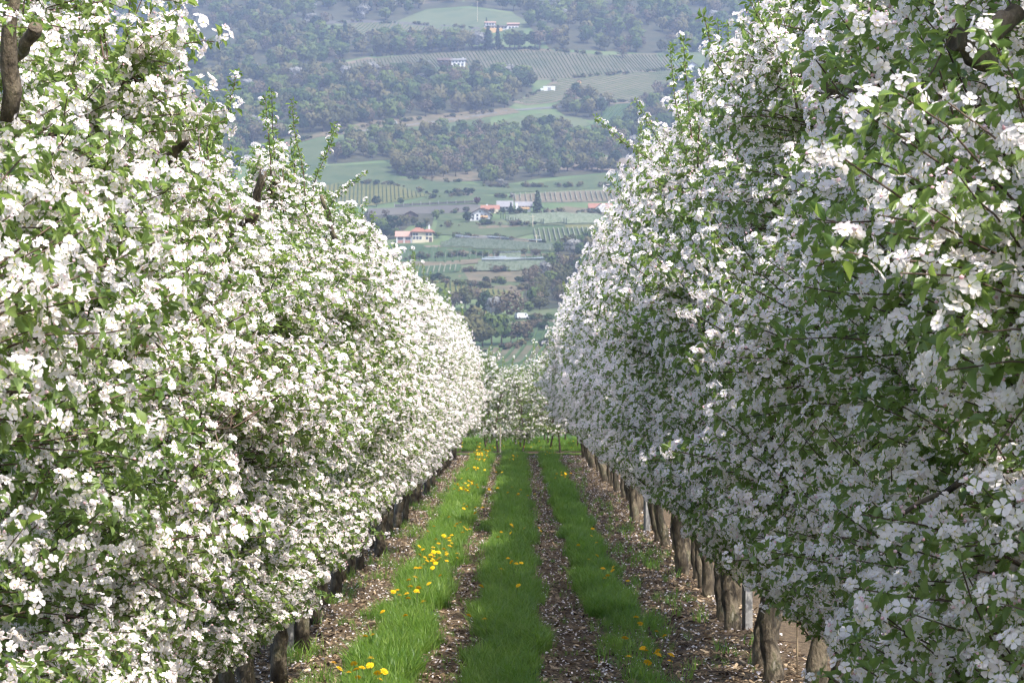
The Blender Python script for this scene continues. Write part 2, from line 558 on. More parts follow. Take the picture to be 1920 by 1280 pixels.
field('meadow', [(745, 40), (800, 20), (880, 15), (960, 26), (1000, 46), (985, 58), (905, 62), (750, 50)], 'pale_meadow', 'pale green meadow above the long building high on the hill')
field('meadow', [(700, 0), (760, -10), (850, 2), (780, 10), (715, 12)], 'bank', 'dry clearing among the trees near the top of the view')
vineyard([(618, 72), (640, 45), (740, 42), (800, 50), (900, 56), (905, 62), (800, 68), (690, 73)], (640, 66), (672, 50), 5.0, 'vine_ground', 'vines', 'small vineyard below the terrace wall high on the hill')
field('terrace_wall', [(600, 41), (680, 38), (760, 42), (900, 52), (900, 56), (760, 47), (680, 43), (600, 46)], 'wall_dark', 'dark terrace wall edging the high vineyard')
vineyard([(525, 136), (600, 126), (700, 110), (840, 98), (930, 91), (1040, 96), (1130, 104), (1250, 100), (1300, 112), (1300, 130), (1180, 140), (1050, 150), (985, 152), (940, 150), (870, 132), (760, 140), (620, 142)], (905, 100), (922, 128), 4.2, 'vine_ground', 'vines', 'broad vineyard behind the dark and white farmhouse', .5, 1.2)
field('bank', [(520, 131), (620, 124), (690, 108), (700, 110), (620, 130), (530, 138)], 'earth', 'strip of bare reddish earth along the vineyard edge')
field('bank', [(900, 94), (935, 88), (1030, 93), (1050, 99), (940, 95)], 'bank', 'dry brown bank along the top of the broad vineyard')
field('meadow', [(720, 138), (800, 128), (880, 124), (960, 130), (985, 150), (930, 156), (850, 150), (760, 146)], 'deep_meadow', 'deep green meadow below the dark and white farmhouse')
vineyard([(1040, 150), (1180, 138), (1300, 130), (1300, 150), (1270, 190), (1150, 196), (1060, 190), (985, 198), (960, 192), (1000, 178)], (985, 190), (1120, 168), 7.0, 'vine_ground_dry', 'vines', 'striped vineyard running uphill to the right of the white shed', 1.5, .8)
field('meadow', [(1230, 100), (1330, 75), (1460, 90), (1500, 128), (1300, 130), (1240, 118)], 'pale_meadow', 'pale field behind the upper right shoots')
field('track', [(1310, 131), (1420, 132), (1500, 136), (1500, 140), (1420, 137), (1310, 136)], 'earth', 'pale earth track crossing the right side of the hill')
vineyard([(1300, 140), (1500, 142), (1500, 190), (1290, 192)], (1320, 180), (1330, 150), 5.0, 'meadow', 'vines', 'green vineyard under the earth track on the right')
field('bank', [(470, 282), (600, 250), (700, 226), (820, 215), (960, 203), (975, 212), (830, 232), (700, 246), (600, 258), (480, 290)], 'bank', 'dry brown bank slanting below the main wood', step=10)
field('road', [(620, 252), (760, 235), (850, 223), (960, 206), (1040, 201), (1140, 191), (1240, 187), (1240, 189), (1140, 193), (1040, 203.5), (960, 208.5), (850, 225), (760, 237), (620, 254)], 'road', 'narrow grey road climbing across the slope below the wood', step=10)
field('meadow', [(480, 292), (600, 262), (730, 246), (830, 232), (920, 222), (920, 248), (760, 254), (615, 274), (610, 310), (480, 320)], 'meadow', 'green meadow strip between the brown bank and the lower wood')
field('meadow', [(915, 248), (930, 232), (970, 218), (1020, 214), (1090, 222), (1110, 234), (1060, 248)], 'pale_meadow', 'bright rounded meadow below the road')
vineyard([(1112, 232), (1130, 205), (1160, 196), (1230, 194), (1225, 230), (1190, 250), (1120, 252)], (1130, 245), (1165, 205), 4.5, 'deep_meadow', 'vines', 'dark green plantation right of the rounded meadow')
field('bank', [(985, 318), (1030, 300), (1110, 294), (1190, 298), (1190, 318), (1090, 322)], 'earth', 'bare reddish bank beneath the lower wood')
field('bank', [(790, 334), (880, 322), (930, 326), (900, 340), (820, 342)], 'bank', 'small bare bank below the lower wood')
field('meadow', [(560, 315), (740, 305), (750, 334), (900, 348), (1000, 345), (1170, 322), (1170, 352), (960, 362), (800, 372), (745, 350), (560, 350)], 'meadow', 'long green meadow between the woods and the vineyards')
vineyard([(560, 350), (660, 342), (742, 348), (805, 368), (700, 386), (560, 390)], (700, 384), (700, 350), 3.6, 'yellow_ground', 'vines_dark', 'yellowish vineyard left of the hamlet', .5, 1.2)
vineyard([(958, 366), (1060, 360), (1170, 356), (1170, 378), (1060, 380), (965, 380)], (1062, 380), (1058, 362), 4.4, 'vine_ground_dry', 'vines_pale', 'pale vineyard behind the dark conifer', .6, 1.6)
field('field', [(800, 372), (890, 366), (960, 372), (965, 392), (900, 382), (790, 388), (740, 388)], 'meadow', 'grass field right of the yellowish vineyard')
field('field', [(690, 392), (745, 390), (890, 384), (910, 390), (880, 400), (780, 402), (690, 406)], 'plough', 'grey netted field above the farm garden')
field('track', [(862, 364), (874, 361), (888, 364), (884, 367), (866, 368)], 'earth', 'patch of bare earth beside the field path')
field('meadow', [(820, 402), (884, 398), (884, 412), (820, 416)], 'meadow', 'garden meadow left of the white gabled house')
field('bank', [(1020, 396), (1060, 388), (1110, 392), (1160, 398), (1160, 404), (1040, 404)], 'bank', 'dry bank below the orange roofed house')
field('field', [(820, 418), (960, 410), (1010, 424), (1010, 436), (960, 448), (880, 444), (815, 440)], 'meadow', 'sloping meadow below the white gabled house')
field('bank', [(880, 425), (980, 421), (990, 426), (900, 430)], 'bank', 'dry patch in the sloping meadow')
field('bank', [(850, 446), (880, 440), (1000, 450), (1000, 456), (900, 454)], 'bank', 'scrubby bank above the netted orchard strip')
vineyard([(1000, 430), (1090, 426), (1110, 430), (1100, 452), (1060, 458), (1005, 458)], (1040, 456), (1034, 430), 3.6, 'meadow', 'vines_pale', 'green orchard plot between pole and farmstead', .6, 1.6)
field('meadow', [(1060, 420), (1130, 420), (1160, 424), (1160, 432), (1060, 428)], 'yellow_ground', 'yellow flowering strip beside the low orchard')
vineyard([(715, 460), (770, 458), (830, 464), (940, 470), (1045, 474), (1020, 484), (890, 486), (860, 496), (740, 492), (730, 478)], (800, 488), (806, 462), 5.5, 'deep_meadow', 'vines', 'dark green terrace with pale posts below the farmhouse', .5, 1.0)
field('track', [(790, 462), (862, 460), (866, 464), (800, 465)], 'earth', 'short earth track below the farmhouse garden')
field('bank', [(830, 468), (930, 478), (1050, 476), (1050, 480), (930, 484)], 'bank', 'thin dry bank crossing the dark terrace')
field('bank', [(745, 492), (830, 492), (900, 486), (900, 494), (830, 500), (745, 500)], 'bank', 'pale brown bank above the small striped vineyard')
vineyard([(755, 520), (766, 502), (830, 498), (865, 496), (862, 510), (800, 517)], (790, 517), (796, 500), 3.4, 'deep_meadow', 'vines_pale', 'small striped vineyard left of the netted plots', .5, 1.3)
field('meadow', [(1010, 486), (1060, 490), (1160, 506), (1160, 520), (1035, 512)], 'deep_meadow', 'green slope right of the netted plots')
field('bank', [(860, 514), (900, 508), (1000, 510), (1010, 540), (960, 552), (900, 545), (860, 528)], 'bank', 'rough brown bank under the netted plots', step=9)
field('meadow', [(830, 514), (870, 512), (880, 528), (960, 530), (1000, 524), (990, 536), (880, 538), (830, 524)], 'meadow', 'grassy shelf on the rough bank')
field('bank', [(985, 520), (1012, 518), (1015, 538), (985, 542)], 'earth', 'red earth face on the rough bank')
vineyard([(770, 532), (830, 526), (900, 540), (965, 548), (960, 556), (880, 562), (835, 566), (770, 560)], (870, 560), (868, 536), 3.2, 'yellow_ground', 'vines', 'yellowish vineyard above the near belt of trees', .5, 1.2)
field('meadow', [(965, 590), (1010, 582), (1120, 580), (1120, 600), (1000, 606), (965, 604)], 'pale_meadow', 'pale meadow beside the white van')
field('track', [(960, 606), (1000, 604), (1080, 600), (1080, 604), (1000, 609), (960, 611)], 'bank', 'field track beside the white van')
vineyard([(985, 650), (995, 618), (1020, 606), (1110, 608), (1110, 644)], (1000, 640), (1012, 612), 2.6, 'deep_meadow', 'vines', 'young vineyard rising right of the near trees', .6, 1.2)
vineyard([(860, 712), (880, 668), (905, 655), (985, 650), (1120, 644), (1120, 704)], (935, 690), (975, 654), 3.0, 'vine_ground', 'vines', 'nearest vineyard on the flat seen above the lane end', .9, 1.3)


# the land beyond the part framed by the rows
vineyard([(-400, 320), (-60, 300), (100, 330), (90, 400), (-200, 420), (-420, 400)], (0, 400), (10, 330), 5.0, 'vine_ground', 'vines', 'broad vineyard far to the left behind the sunlit row')
vineyard([(1220, 345), (1560, 340), (1640, 400), (1300, 420), (1210, 400)], (1400, 410), (1390, 350), 5.0, 'vine_ground', 'vines', 'broad vineyard on the right behind the shaded row')
vineyard([(300, 450), (560, 400), (640, 420), (600, 520), (330, 540)], (470, 530), (480, 430), 4.0, 'deep_meadow', 'vines', 'green vineyard on the left behind the sunlit row')
vineyard([(1170, 540), (1400, 545), (1500, 640), (1180, 640)], (1300, 640), (1310, 550), 3.4, 'vine_ground', 'vines', 'lower vineyard on the right behind the shaded row')
field('meadow', [(-200, 440), (240, 460), (310, 560), (100, 600), (-250, 560)], 'pale_meadow', 'pale meadow far left on the valley side')
field('field', [(340, 550), (600, 530), (740, 560), (760, 640), (400, 640)], 'meadow', 'grass field behind the left row')
field('meadow', [(1720, 360), (2200, 340), (2250, 480), (1760, 470)], 'meadow', 'meadow far right on the valley side')


# netted orchard plots: rows of small trees under pale hail nets
def netted(poly, npoly, d0, d1, label, hgt=3.2):
    o = field('orchard_plot', poly, 'pale_meadow', None, step=9)
    tag(o, label, 'orchard', 'netted orchard plots on the slope', kind='thing')
    c = crop_rows('tree_rows', poly, d0, d1, 3.2, M['orchard_rows'], 1.3, 2.5 + LAYER[0], LAYER[0] + .3)
    if c: c.parent = o
    # folded strips of net above the rear rows
    c = crop_rows('hail_net', npoly, d0, d1, 3.2, M['net'], .6, hgt + LAYER[0], hgt + LAYER[0] - .3)
    if c: c.parent = o
    return o


netted([(938, 412), (1000, 410), (1140, 409), (1140, 422), (1010, 424), (930, 422)], [(940, 411), (1140, 408), (1140, 411), (940, 414)], (930, 419), (1140, 415), 'long netted orchard strip below the hamlet')
netted([(826, 455), (900, 457), (1000, 464), (1050, 466), (1050, 472), (960, 472), (826, 464)], [(826, 454), (900, 456), (1000, 463), (1045, 465), (1045, 468), (900, 460), (826, 458)], (826, 459), (1045, 468), 'curved netted orchard strip right of the farmhouse')
netted([(896, 489), (950, 486), (1012, 485), (1014, 492), (950, 496), (896, 497)], [(896, 488), (950, 485), (1012, 484), (1012, 487), (896, 491)], (896, 493), (1012, 488), 'upper of the two netted plots above the rough bank')
netted([(864, 500), (950, 498), (1030, 498), (1024, 508), (950, 511), (866, 511)], [(866, 499), (950, 497), (1028, 497), (1028, 500), (866, 503)], (866, 505), (1028, 503), 'lower of the two netted plots above the rough bank')


# ------------------------------------------------------------------ hillside trees
def crown_mesh(name, seed, w, h, trunk, n, mats, leaf=1.0, shape='round', sparse=0.0):
    """crown of many leaf-clump faces spread over lobes"""
    r = np.random.default_rng(seed)
    lob = []
    nl = 9 if shape == 'round' else 13
    for k in range(nl):
        u = (k + r.random()) / nl
        z = trunk + (h - trunk) * (.12 + .76 * u)
        env = math.sin(math.pi * min(1, .12 + .8 * u)) ** .7 if shape == 'round' else (1.02 - u) * .95
        a_ = k * 2.4 + r.uniform(-.4, .4)
        q = env * w * .5 * r.uniform(.35, .75)
        rad = max(.14, env) * w * r.uniform(.24, .36)
        if shape != 'round':
            env = 1.0 - u * .93
            z = trunk * .6 + (h - trunk * .6) * u ** .92
            q = env * w * .12; rad = max(.07, env * .46) * w
        lob.append((math.cos(a_) * q, math.sin(a_) * q, z, rad))
    V, F, NR = [], [], []
    cc = np.array([0, 0, trunk + (h - trunk) * .4])
    per = n // nl
    for (x, y, z, q) in lob:
        d = r.normal(size=(per, 3)); d /= np.linalg.norm(d, axis=1)[:, None]
        P_ = np.array([x, y, z]) + d * (q * r.uniform(.78, 1.06, per)[:, None]) * np.array([1, 1, .8])
        for i in range(per):
            nrm = d[i] + r.normal(0, .22, 3) + np.array([0, 0, .15])
            R_ = frame(nrm, r.uniform(0, 6))
            s = leaf * r.uniform(.5, 1.15)
            q4 = np.array([(-s, -s * .55, 0), (s * .9, -s * .7, 0), (s * .7, s * .75, .2 * s), (-s * .8, s * .6, -.15 * s)]) * .5
            b = len(V)
            vv = q4 @ R_.T + P_[i]
            V += [tuple(p) for p in vv]
            gd = (vv - cc) / np.linalg.norm(vv - cc, axis=1)[:, None]
            nn = d[i] * .62 + gd * .45 + r.normal(0, .13, 3)
            NR += [tuple(q_ / np.linalg.norm(q_)) for q_ in nn]
            F.append((b, b + 1, b + 2, b + 3))
    me = raw_mesh(name, V, F, mats, smooth=True)
    me.normals_split_custom_set_from_vertices(NR)
    return me


def hill_leaf(name, c0, c1, tr, rnd=.8):
    c0, c1, tr = (tuple(.66 * q for q in c) for c in (c0, c1, tr))
    return mat_leaf(name, c0, c1, tr, .22, .1, .6, rnd, .8)


M['t_green'] = hill_leaf('tree_fresh_green', (0.075, 0.125, 0.035), (0.175, 0.225, 0.065), (0.25, 0.32, 0.07))
M['t_olive'] = hill_leaf('tree_olive', (0.100, 0.110, 0.045), (0.215, 0.195, 0.085), (0.26, 0.24, 0.08))
M['t_dark'] = hill_leaf('tree_dark', (0.028, 0.055, 0.026), (0.070, 0.105, 0.046), (0.08, 0.12, 0.04))
M['t_bare'] = hill_leaf('tree_budding', (0.125, 0.105, 0.065), (0.22, 0.175, 0.115), (0.2, 0.16, 0.09))
M['t_white'] = hill_leaf('tree_white_blossom', (0.26, 0.26, 0.235), (0.44, 0.43, 0.40), (0.4, 0.4, 0.36), .4)
M['t_plum'] = hill_leaf('tree_plum', (0.06, 0.022, 0.028), (0.11, 0.045, 0.05), (0.1, 0.04, 0.04), .3)
M['t_trunk'] = mat_noise('tree_trunk', [(0.3, (0.055, 0.045, 0.035)), (0.7, (0.12, 0.10, 0.08))], 1.5, .9)
KIND = ['t_green', 't_green', 't_olive', 't_olive', 't_dark', 't_bare', 't_bare', 't_white', 't_dark']
CROWN, TRUNK = [], []
for k, mk in enumerate(KIND):
    con = k == 8
    w, h = (6.0, 13) if con else (8.5, 10.5)
    CROWN.append(crown_mesh('crown', 60 + k, w, h, 1.5 if con else 2.6, 260 if k in (5, 6) else 340, [M[mk]], 1.6 if k not in (5, 6) else 1.15, 'cone' if con else 'round'))
    m = MB()
    m.tube([(0, 0, -.6), (.1, 0, 2.5), (.0, .15, h * .55), (.1, .1, h * .85)], [.34, .26, .17, .06], 6)
    for q in range(4):
        a_ = q * 1.7
        m.tube([(0, .1, 2.4 + q * .8), (math.cos(a_) * 1.2, math.sin(a_) * 1.2, 4 + q * .9), (math.cos(a_) * 2.4, math.sin(a_) * 2.4, 5.4 + q)], [.13, .09, .04], 4)
    TRUNK.append(m.mesh('trunk', [M['t_trunk']], True))
WHOLE = []
for k in range(len(KIND)):          # crown and trunk in one shape for the uncountable woods
    a_, b_ = CROWN[k], TRUNK[k]
    va = np.zeros(len(a_.vertices) * 3); a_.vertices.foreach_get('co', va)
    vb = np.zeros(len(b_.vertices) * 3); b_.vertices.foreach_get('co', vb)
    na = np.zeros(len(a_.loops) * 3); a_.corner_normals.foreach_get('vector', na)
    m = MB()
    m.add(va.reshape(-1, 3).tolist(), [tuple(p.vertices) for p in a_.polygons], 0)
    m.add(vb.reshape(-1, 3).tolist(), [tuple(p.vertices) for p in b_.polygons], 1)
    me = m.mesh('wood_tree', [a_.materials[0], M['t_trunk']], True)
    vn = np.zeros((len(me.vertices), 3))
    li = np.zeros(len(a_.loops), dtype=np.int32); a_.loops.foreach_get('vertex_index', li)
    vn[li] = na.reshape(-1, 3)
    vn[len(a_.vertices):] = np.array([tuple(v.normal) for v in b_.vertices])
    me.normals_split_custom_set_from_vertices(vn.tolist())
    WHOLE.append(me)


def wood(name, polys, n, weights, smin, smax, label):
    P, R_, S, I = [], [], [], []
    weights = np.array(weights, float); weights /= weights.sum()
    for poly, cnt in zip(polys, n):
        xs = [p[0] for p in poly]; ys = [p[1] for p in poly]
        qx, qy = RNG.uniform(min(xs), max(xs), cnt * 12), RNG.uniform(min(ys), max(ys), cnt * 12)
        k = in_poly(qx, qy, poly)
        qx, qy = qx[k][:cnt], qy[k][:cnt]
        X, Y, Z = hill(qx, qy)
        for x, y, z in zip(X, Y, Z):
            P.append((x, y, z - .2)); R_.append((0, 0, RNG.uniform(0, 6.3)))
            s = RNG.uniform(smin, smax)
            S.append((s * RNG.uniform(.85, 1.15), s * RNG.uniform(.85, 1.15), s * RNG.uniform(.85, 1.2)))
            # kinds grow in groups
            f = .5 + .5 * math.sin(x / 31 + y / 57) * math.sin(x / 17 - y / 83 + 1)
            w = weights.copy(); w[0:2] *= .4 + 1.5 * f; w[5:7] *= 1.6 - 1.3 * f
            I.append(RNG.choice(len(KIND), p=w / w.sum()))
    return scatter(name, P, R_, S, I, WHOLE, label, 'woods')


wood('upper_woods', [WOODS['upper'], WOODS['band']], [2350, 80], [3.2, 3.0, 2.8, 2.4, 1.2, 1.6, 1.4, .22, .6], 1.0, 1.5, 'mixed spring woods covering the upper hillside')
wood('middle_woods', [WOODS['main'], WOODS['left']], [1180, 190], [2.6, 2.4, 3.2, 2.6, 1.7, 1.3, 1.3, .15, .25], .9, 1.4, 'broad band of mixed woods across the middle of the slope')
wood('lower_woods', [WOODS['lower'], WOODS['hedge']], [300, 36], [2.2, 2.2, 3.6, 3, 1.1, 1.1, 1.1, .12, .1], .7, 1.1, 'olive green woods above the long meadow')
wood('side_woods', [WOODS['right'], WOODS['copse']], [720, 16], [2, 2, 2.6, 2.5, 1.2, 2.2, 2, .22, .1], .85, 1.25, 'budding woods behind the right hand shoots')
wood('thicket', [WOODS['thicket'], WOODS['slope'], WOODS['side']], [10, 70, 110], [1.8, 1.8, 2.6, 2.2, .7, 2.2, 2.2, .1, 0], .45, .7, 'brownish thicket on the slope above the pale meadow')


# bushes and rank growth along field borders, banks and terraces
BORDERS = [[(470, 286), (600, 256), (700, 236), (830, 222), (960, 207)], [(900, 400), (1010, 402), (1160, 400)], [(820, 448), (900, 447), (1000, 457), (1060, 458)], [(745, 490), (830, 484), (900, 478)],
           [(862, 511), (930, 511), (1010, 509)], [(830, 535), (900, 541), (1000, 545)], [(905, 530), (950, 535), (1000, 528)], [(830, 427), (900, 422), (1000, 424)], [(820, 402), (880, 398)], [(640, 344), (745, 348), (805, 366), (900, 362)],
           [(745, 334), (830, 340), (930, 352), (1000, 352), (1170, 350)], [(800, 374), (870, 367), (960, 373)], [(985, 300), (1040, 318), (1190, 318)], [(1040, 204), (1140, 194), (1240, 188)], [(915, 250), (1060, 248), (1120, 252)],
           [(690, 108), (840, 97), (930, 90), (1040, 96), (1130, 104)], [(600, 44), (680, 42), (760, 46), (900, 55)], [(965, 606), (1000, 604), (1080, 602)], [(985, 650), (997, 618), (1020, 606)], [(880, 668), (985, 652), (1110, 646)], [(760, 140), (860, 152), (985, 152)],
           [(1040, 150), (1180, 138), (1300, 130)], [(960, 192), (1000, 178), (1040, 152)], [(895, 482), (950, 479), (1012, 478)], [(1010, 486), (1060, 490), (1110, 498)], [(770, 533), (830, 526), (905, 541)]]
bp, br, bs, bi = [], [], [], []
for L_ in BORDERS:
    A = np.array(L_, float)
    seg = np.concatenate([[0], np.cumsum(np.hypot(*(A[1:] - A[:-1]).T))])
    t = RNG.uniform(0, seg[-1], int(seg[-1] / 3.2))
    t = t[np.sin(t / 11 + A[0, 0]) + RNG.normal(0, .5, len(t)) > -.2]
    X, Y, Z = hill(np.interp(t, seg, A[:, 0]) + RNG.normal(0, 1.5, len(t)), np.interp(t, seg, A[:, 1]) + RNG.normal(0, .9, len(t)))
    for x, y, z in zip(X, Y, Z):
        s_ = RNG.uniform(.10, .30)
        bp.append((x, y, z)); br.append((0, 0, RNG.uniform(0, 6.3))); bs.append((s_ * 1.5, s_ * 1.5, s_)); bi.append(RNG.choice([0, 2, 3, 4, 4, 5, 6]))
scatter('bushes', bp, br, bs, bi, CROWN, 'low bushes and rank growth along field edges and terraces', 'bushes')


def hill_tree(px, py, hpx, k, label, wide=1.0, mat=None):
    X, Y, Z = (float(q[0]) for q in hill(px, py))
    hh = hpx / FPX * Y
    s = hh / (13 if k == 8 else 10.5)
    root = empty('conifer' if k == 8 else 'tree', (X, Y, Z - .1), RNG.uniform(0, 6.3), (s * wide, s * wide, s))
    tag(root, label, 'tree', 'trees standing on the hillside')
    me = CROWN[k]
    if mat:
        me = me.copy(); me.materials[0] = M[mat]
    link('trunk', TRUNK[k], root)
    link('crown', me, root)
    return root


for px, py, h_, k, lab, wd in [
    (1008, 399, 38, 8, 'tall dark conifer standing at the right end of the hamlet', 1.15),
    (958, 398, 17, 8, 'small dark conifer between the hamlet houses', 1.2),
    (788, 452, 34, 4, 'dark tree in front of the orange roofed farmhouse', .75),
    (797, 426, 12, 8, 'small dark conifer tip above the farmhouse roof', 1.0),
    (806, 449, 17, 5, 'bare reddish tree at the right corner of the farmhouse', 1.0),
    (706, 388, 20, 4, 'round green tree at the left end of the terrace wall', .9),
    (751, 385, 14, 4, 'small green tree along the terrace wall', 1.0),
    (818, 412, 18, 0, 'light green tree right of the dark barn', 1.1),
    (878, 418, 20, 4, 'dark green tree at the left corner of the white gabled house', 1.0),
    (905, 415, 10, 5, 'small bare tree before the white gabled house', 1.2),
    (938, 352, 16, 7, 'pale blossoming tree on the path above the hamlet', 1.3),
    (960, 372, 10, 7, 'small pale bush beside the hamlet path', 1.2),
    (920, 350, 40, 1, 'pale green tree below the lower wood', .8),
    (1080, 218, 30, 0, 'rounded green tree at the bend of the road', .9),
    (1066, 250, 17, 5, 'lone bare tree on the rounded meadow', 1.0),
    (788, 130, 16, 7, 'white cherry tree left of the dark and white farmhouse', 1.5),
    (803, 124, 10, 7, 'small white cherry close to the dark wooden wall', 1.4),
    (893, 125, 12, 4, 'dark bush right of the white farmhouse wall', 1.3),
    (870, 88, 15, 7, 'white blossoming tree under the long building', .9),
    (680, 42, 20, 7, 'slim white tree at the end of the high wall', .6),
    (1020, 25, 26, 7, 'white blossoming tree right of the long building', 1.0),
    (1042, 22, 26, 7, 'second white blossoming tree right of the long building', .9),
    (1058, 42, 24, 7, 'white tree standing lower than its two white neighbours', .8),
    (1118, 40, 24, 7, 'pale narrow tree alone in the upper right wood', .5),
    (575, 60, 22, 7, 'white blossoming tree in the upper left wood', 1.1),
    (585, 50, 24, 7, 'large white blossoming tree in the upper left wood', 1.0),
    (480, 140, 20, 7, 'greyish white tree above the main wood', 1.4),
    (600, 150, 16, 7, 'pale tree at the top edge of the main wood', 1.3),
    (640, 150, 16, 7, 'pale tree farther right on the top edge of the main wood', 1.2),
    (840, 158, 18, 7, 'white tree on the main wood edge below the meadow', 1.3),
    (790, 152, 14, 7, 'white bush where the meadow meets the main wood', 1.6),
    (968, 165, 22, 7, 'pale tree at the right tip of the main wood', 1.2),
    (945, 168, 22, 6, 'grey budding tree at the right tip of the main wood', 1.2),
    (745, 155, 18, 0, 'round dark green tree in the main wood edge', 1.2),
    (912, 48, 14, 8, 'dark conifer left of the long building', .8),
    (998, 45, 20, 8, 'dark conifer right of the long building', .7),
    (1168, 110, 24, 6, 'bare tree among the upper right vineyards', 1.2),
    # the near belt of trees above the lane
    (822, 592, 52, 0, 'bright green tree at the left end of the near belt', 1.05),
    (800, 572, 40, 5, 'grey bare tree left of the bright green tree', 1.2),
    (850, 585, 32, 5, 'reddish bare tree behind the near belt', 1.2),
    (872, 580, 34, 2, 'olive tree in the middle of the near belt', 1.0),
    (880, 566, 26, 5, 'leafless tree with dark stems above the near belt', .9),
    (897, 572, 28, 5, 'brown budding tree behind the near belt', 1.1),
    (910, 598, 44, 4, 'dark ivy clad tree in the near belt', .8),
    (930, 604, 42, 7, 'silvery tree in the middle of the near belt', .75),
    (950, 606, 52, 5, 'tall brown budding tree in the near belt', 1.05),
    (968, 600, 44, 6, 'brown budding tree left of the white van', 1.0),
    (848, 622, 34, 2, 'olive tree at the foot of the bright green tree', 1.2),
    (868, 615, 30, 1, 'low green tree in the near belt', 1.3),
    (890, 620, 38, 2, 'olive brown tree in the lower belt', 1.1),
    (862, 652, 52, 2, 'broad olive tree at the lower left of the belt', 1.0),
    (885, 660, 58, 2, 'large yellow green tree at the foot of the belt', .85),
    (905, 652, 40, 3, 'rounded olive tree at the foot of the belt', 1.1),
    (922, 648, 50, 1, 'fresh green tree at the foot of the belt', .95),
    (940, 646, 48, 1, 'pale green tree at the right foot of the belt', .9),
    (958, 645, 34, 5, 'bare brown tree at the right foot of the belt', 1.0),
    (970, 643, 32, 4, 'dark ivy tree at the right foot of the belt', .7),
    (984, 645, 38, 5, 'reddish leafless tree on a dark stem beside the young vineyard', .85),
    (1018, 620, 14, 4, 'dark green bush beside the young vineyard', 1.8),
    (990, 586, 18, 0, 'green bush behind the white van', 1.4),
    (1012, 582, 22, 3, 'olive shrub right of the white van', 1.6),
    (905, 700, 34, 0, 'green tree behind the lane end, left of the nearest vineyard', .8),
    (893, 705, 30, 6, 'grey bare tree behind the end of the left row', 1.0),
]:
    hill_tree(px, py, h_ * (1.25 if 560 < py < 665 else 1.1), k, lab, wd)
hill_tree(895, 384, 15, 3, 'round plum red tree at the end of the terrace wall', 1.15, 't_plum')
r_ = random.Random(9)
x_, y_ = 0, 0
gx_ = [(668, 446, 30, 2), (680, 440, 34, 3), (694, 452, 30, 0), (705, 448, 36, 4), (716, 445, 38, 0), (724, 450, 30, 4), (735, 438, 36, 4), (742, 448, 22, 1), (752, 430, 26, 3), (762, 424, 22, 2), (776, 423, 18, 3), (800, 422, 14, 2), (694, 420, 26, 6), (722, 412, 20, 6)]
for i, (px, py, h_, k) in enumerate(gx_):
    hill_tree(px, py, h_, k, ['olive', 'leafy', 'dark green', 'bushy', 'green', 'dense', 'dusky', 'low yellow green', 'loose', 'light olive', 'shrubby olive', 'small olive', 'bare grey', 'thin bare'][i] + ' tree in the farm garden left of the orange roofed house', 1.05)
for i, (px, py, h_, k) in enumerate([(1048, 478, 26, 1), (1062, 472, 30, 2), (1076, 480, 34, 7), (1090, 474, 34, 1), (1106, 478, 36, 3)]):
    hill_tree(px, py, h_, k, ['low yellow green', 'olive', 'silvery', 'light green', 'broad olive'][i] + ' tree in the thicket under the right farmstead', 1.1)

# ------------------------------------------------------------------ houses
M['white_wall'] = mat_noise('white_render', [(0.3, (0.48, 0.48, 0.48)), (0.7, (0.60, 0.60, 0.59))], .5, .9)
M['cream_wall'] = mat_noise('cream_render', [(0.3, (0.44, 0.39, 0.27)), (0.7, (0.52, 0.47, 0.34))], .5, .9)
M['brick_wall'] = mat_noise('reddish_wall', [(0.3, (0.26, 0.14, 0.11)), (0.7, (0.36, 0.20, 0.16))], .8, .9)
M['wood_wall'] = mat_noise('dark_boards', [(0.3, (0.06, 0.042, 0.032)), (0.7, (0.12, 0.085, 0.065))], 1.5, .9)
M['orange_roof'] = mat_noise('orange_tiles', [(0.3, (0.21, 0.10, 0.068)), (0.7, (0.30, 0.155, 0.105))], 1.2, .9)
M['pink_roof'] = mat_noise('faded_tiles', [(0.3, (0.30, 0.19, 0.15)), (0.7, (0.40, 0.26, 0.20))], 1.2, .9)
M['grey_roof'] = mat_noise('grey_tiles', [(0.3, (0.17, 0.165, 0.165)), (0.7, (0.26, 0.25, 0.25))], 1.2, .9)
M['brown_roof'] = mat_noise('brown_tiles', [(0.3, (0.075, 0.055, 0.045)), (0.7, (0.13, 0.10, 0.085))], 1.2, .9)
M['pane'] = mat_noise('window_pane', [(0.3, (0.02, 0.025, 0.03)), (0.7, (0.05, 0.06, 0.07))], 1, .15, spec=.5)
M['white_sheet'] = mat_noise('white_sheeting', [(0.3, (0.52, 0.55, 0.55)), (0.7, (0.64, 0.66, 0.66))], 1, .6)
M['ochre'] = mat_noise('ochre_boards', [(0.3, (0.42, 0.26, 0.12)), (0.7, (0.55, 0.36, 0.18))], 1, .8)


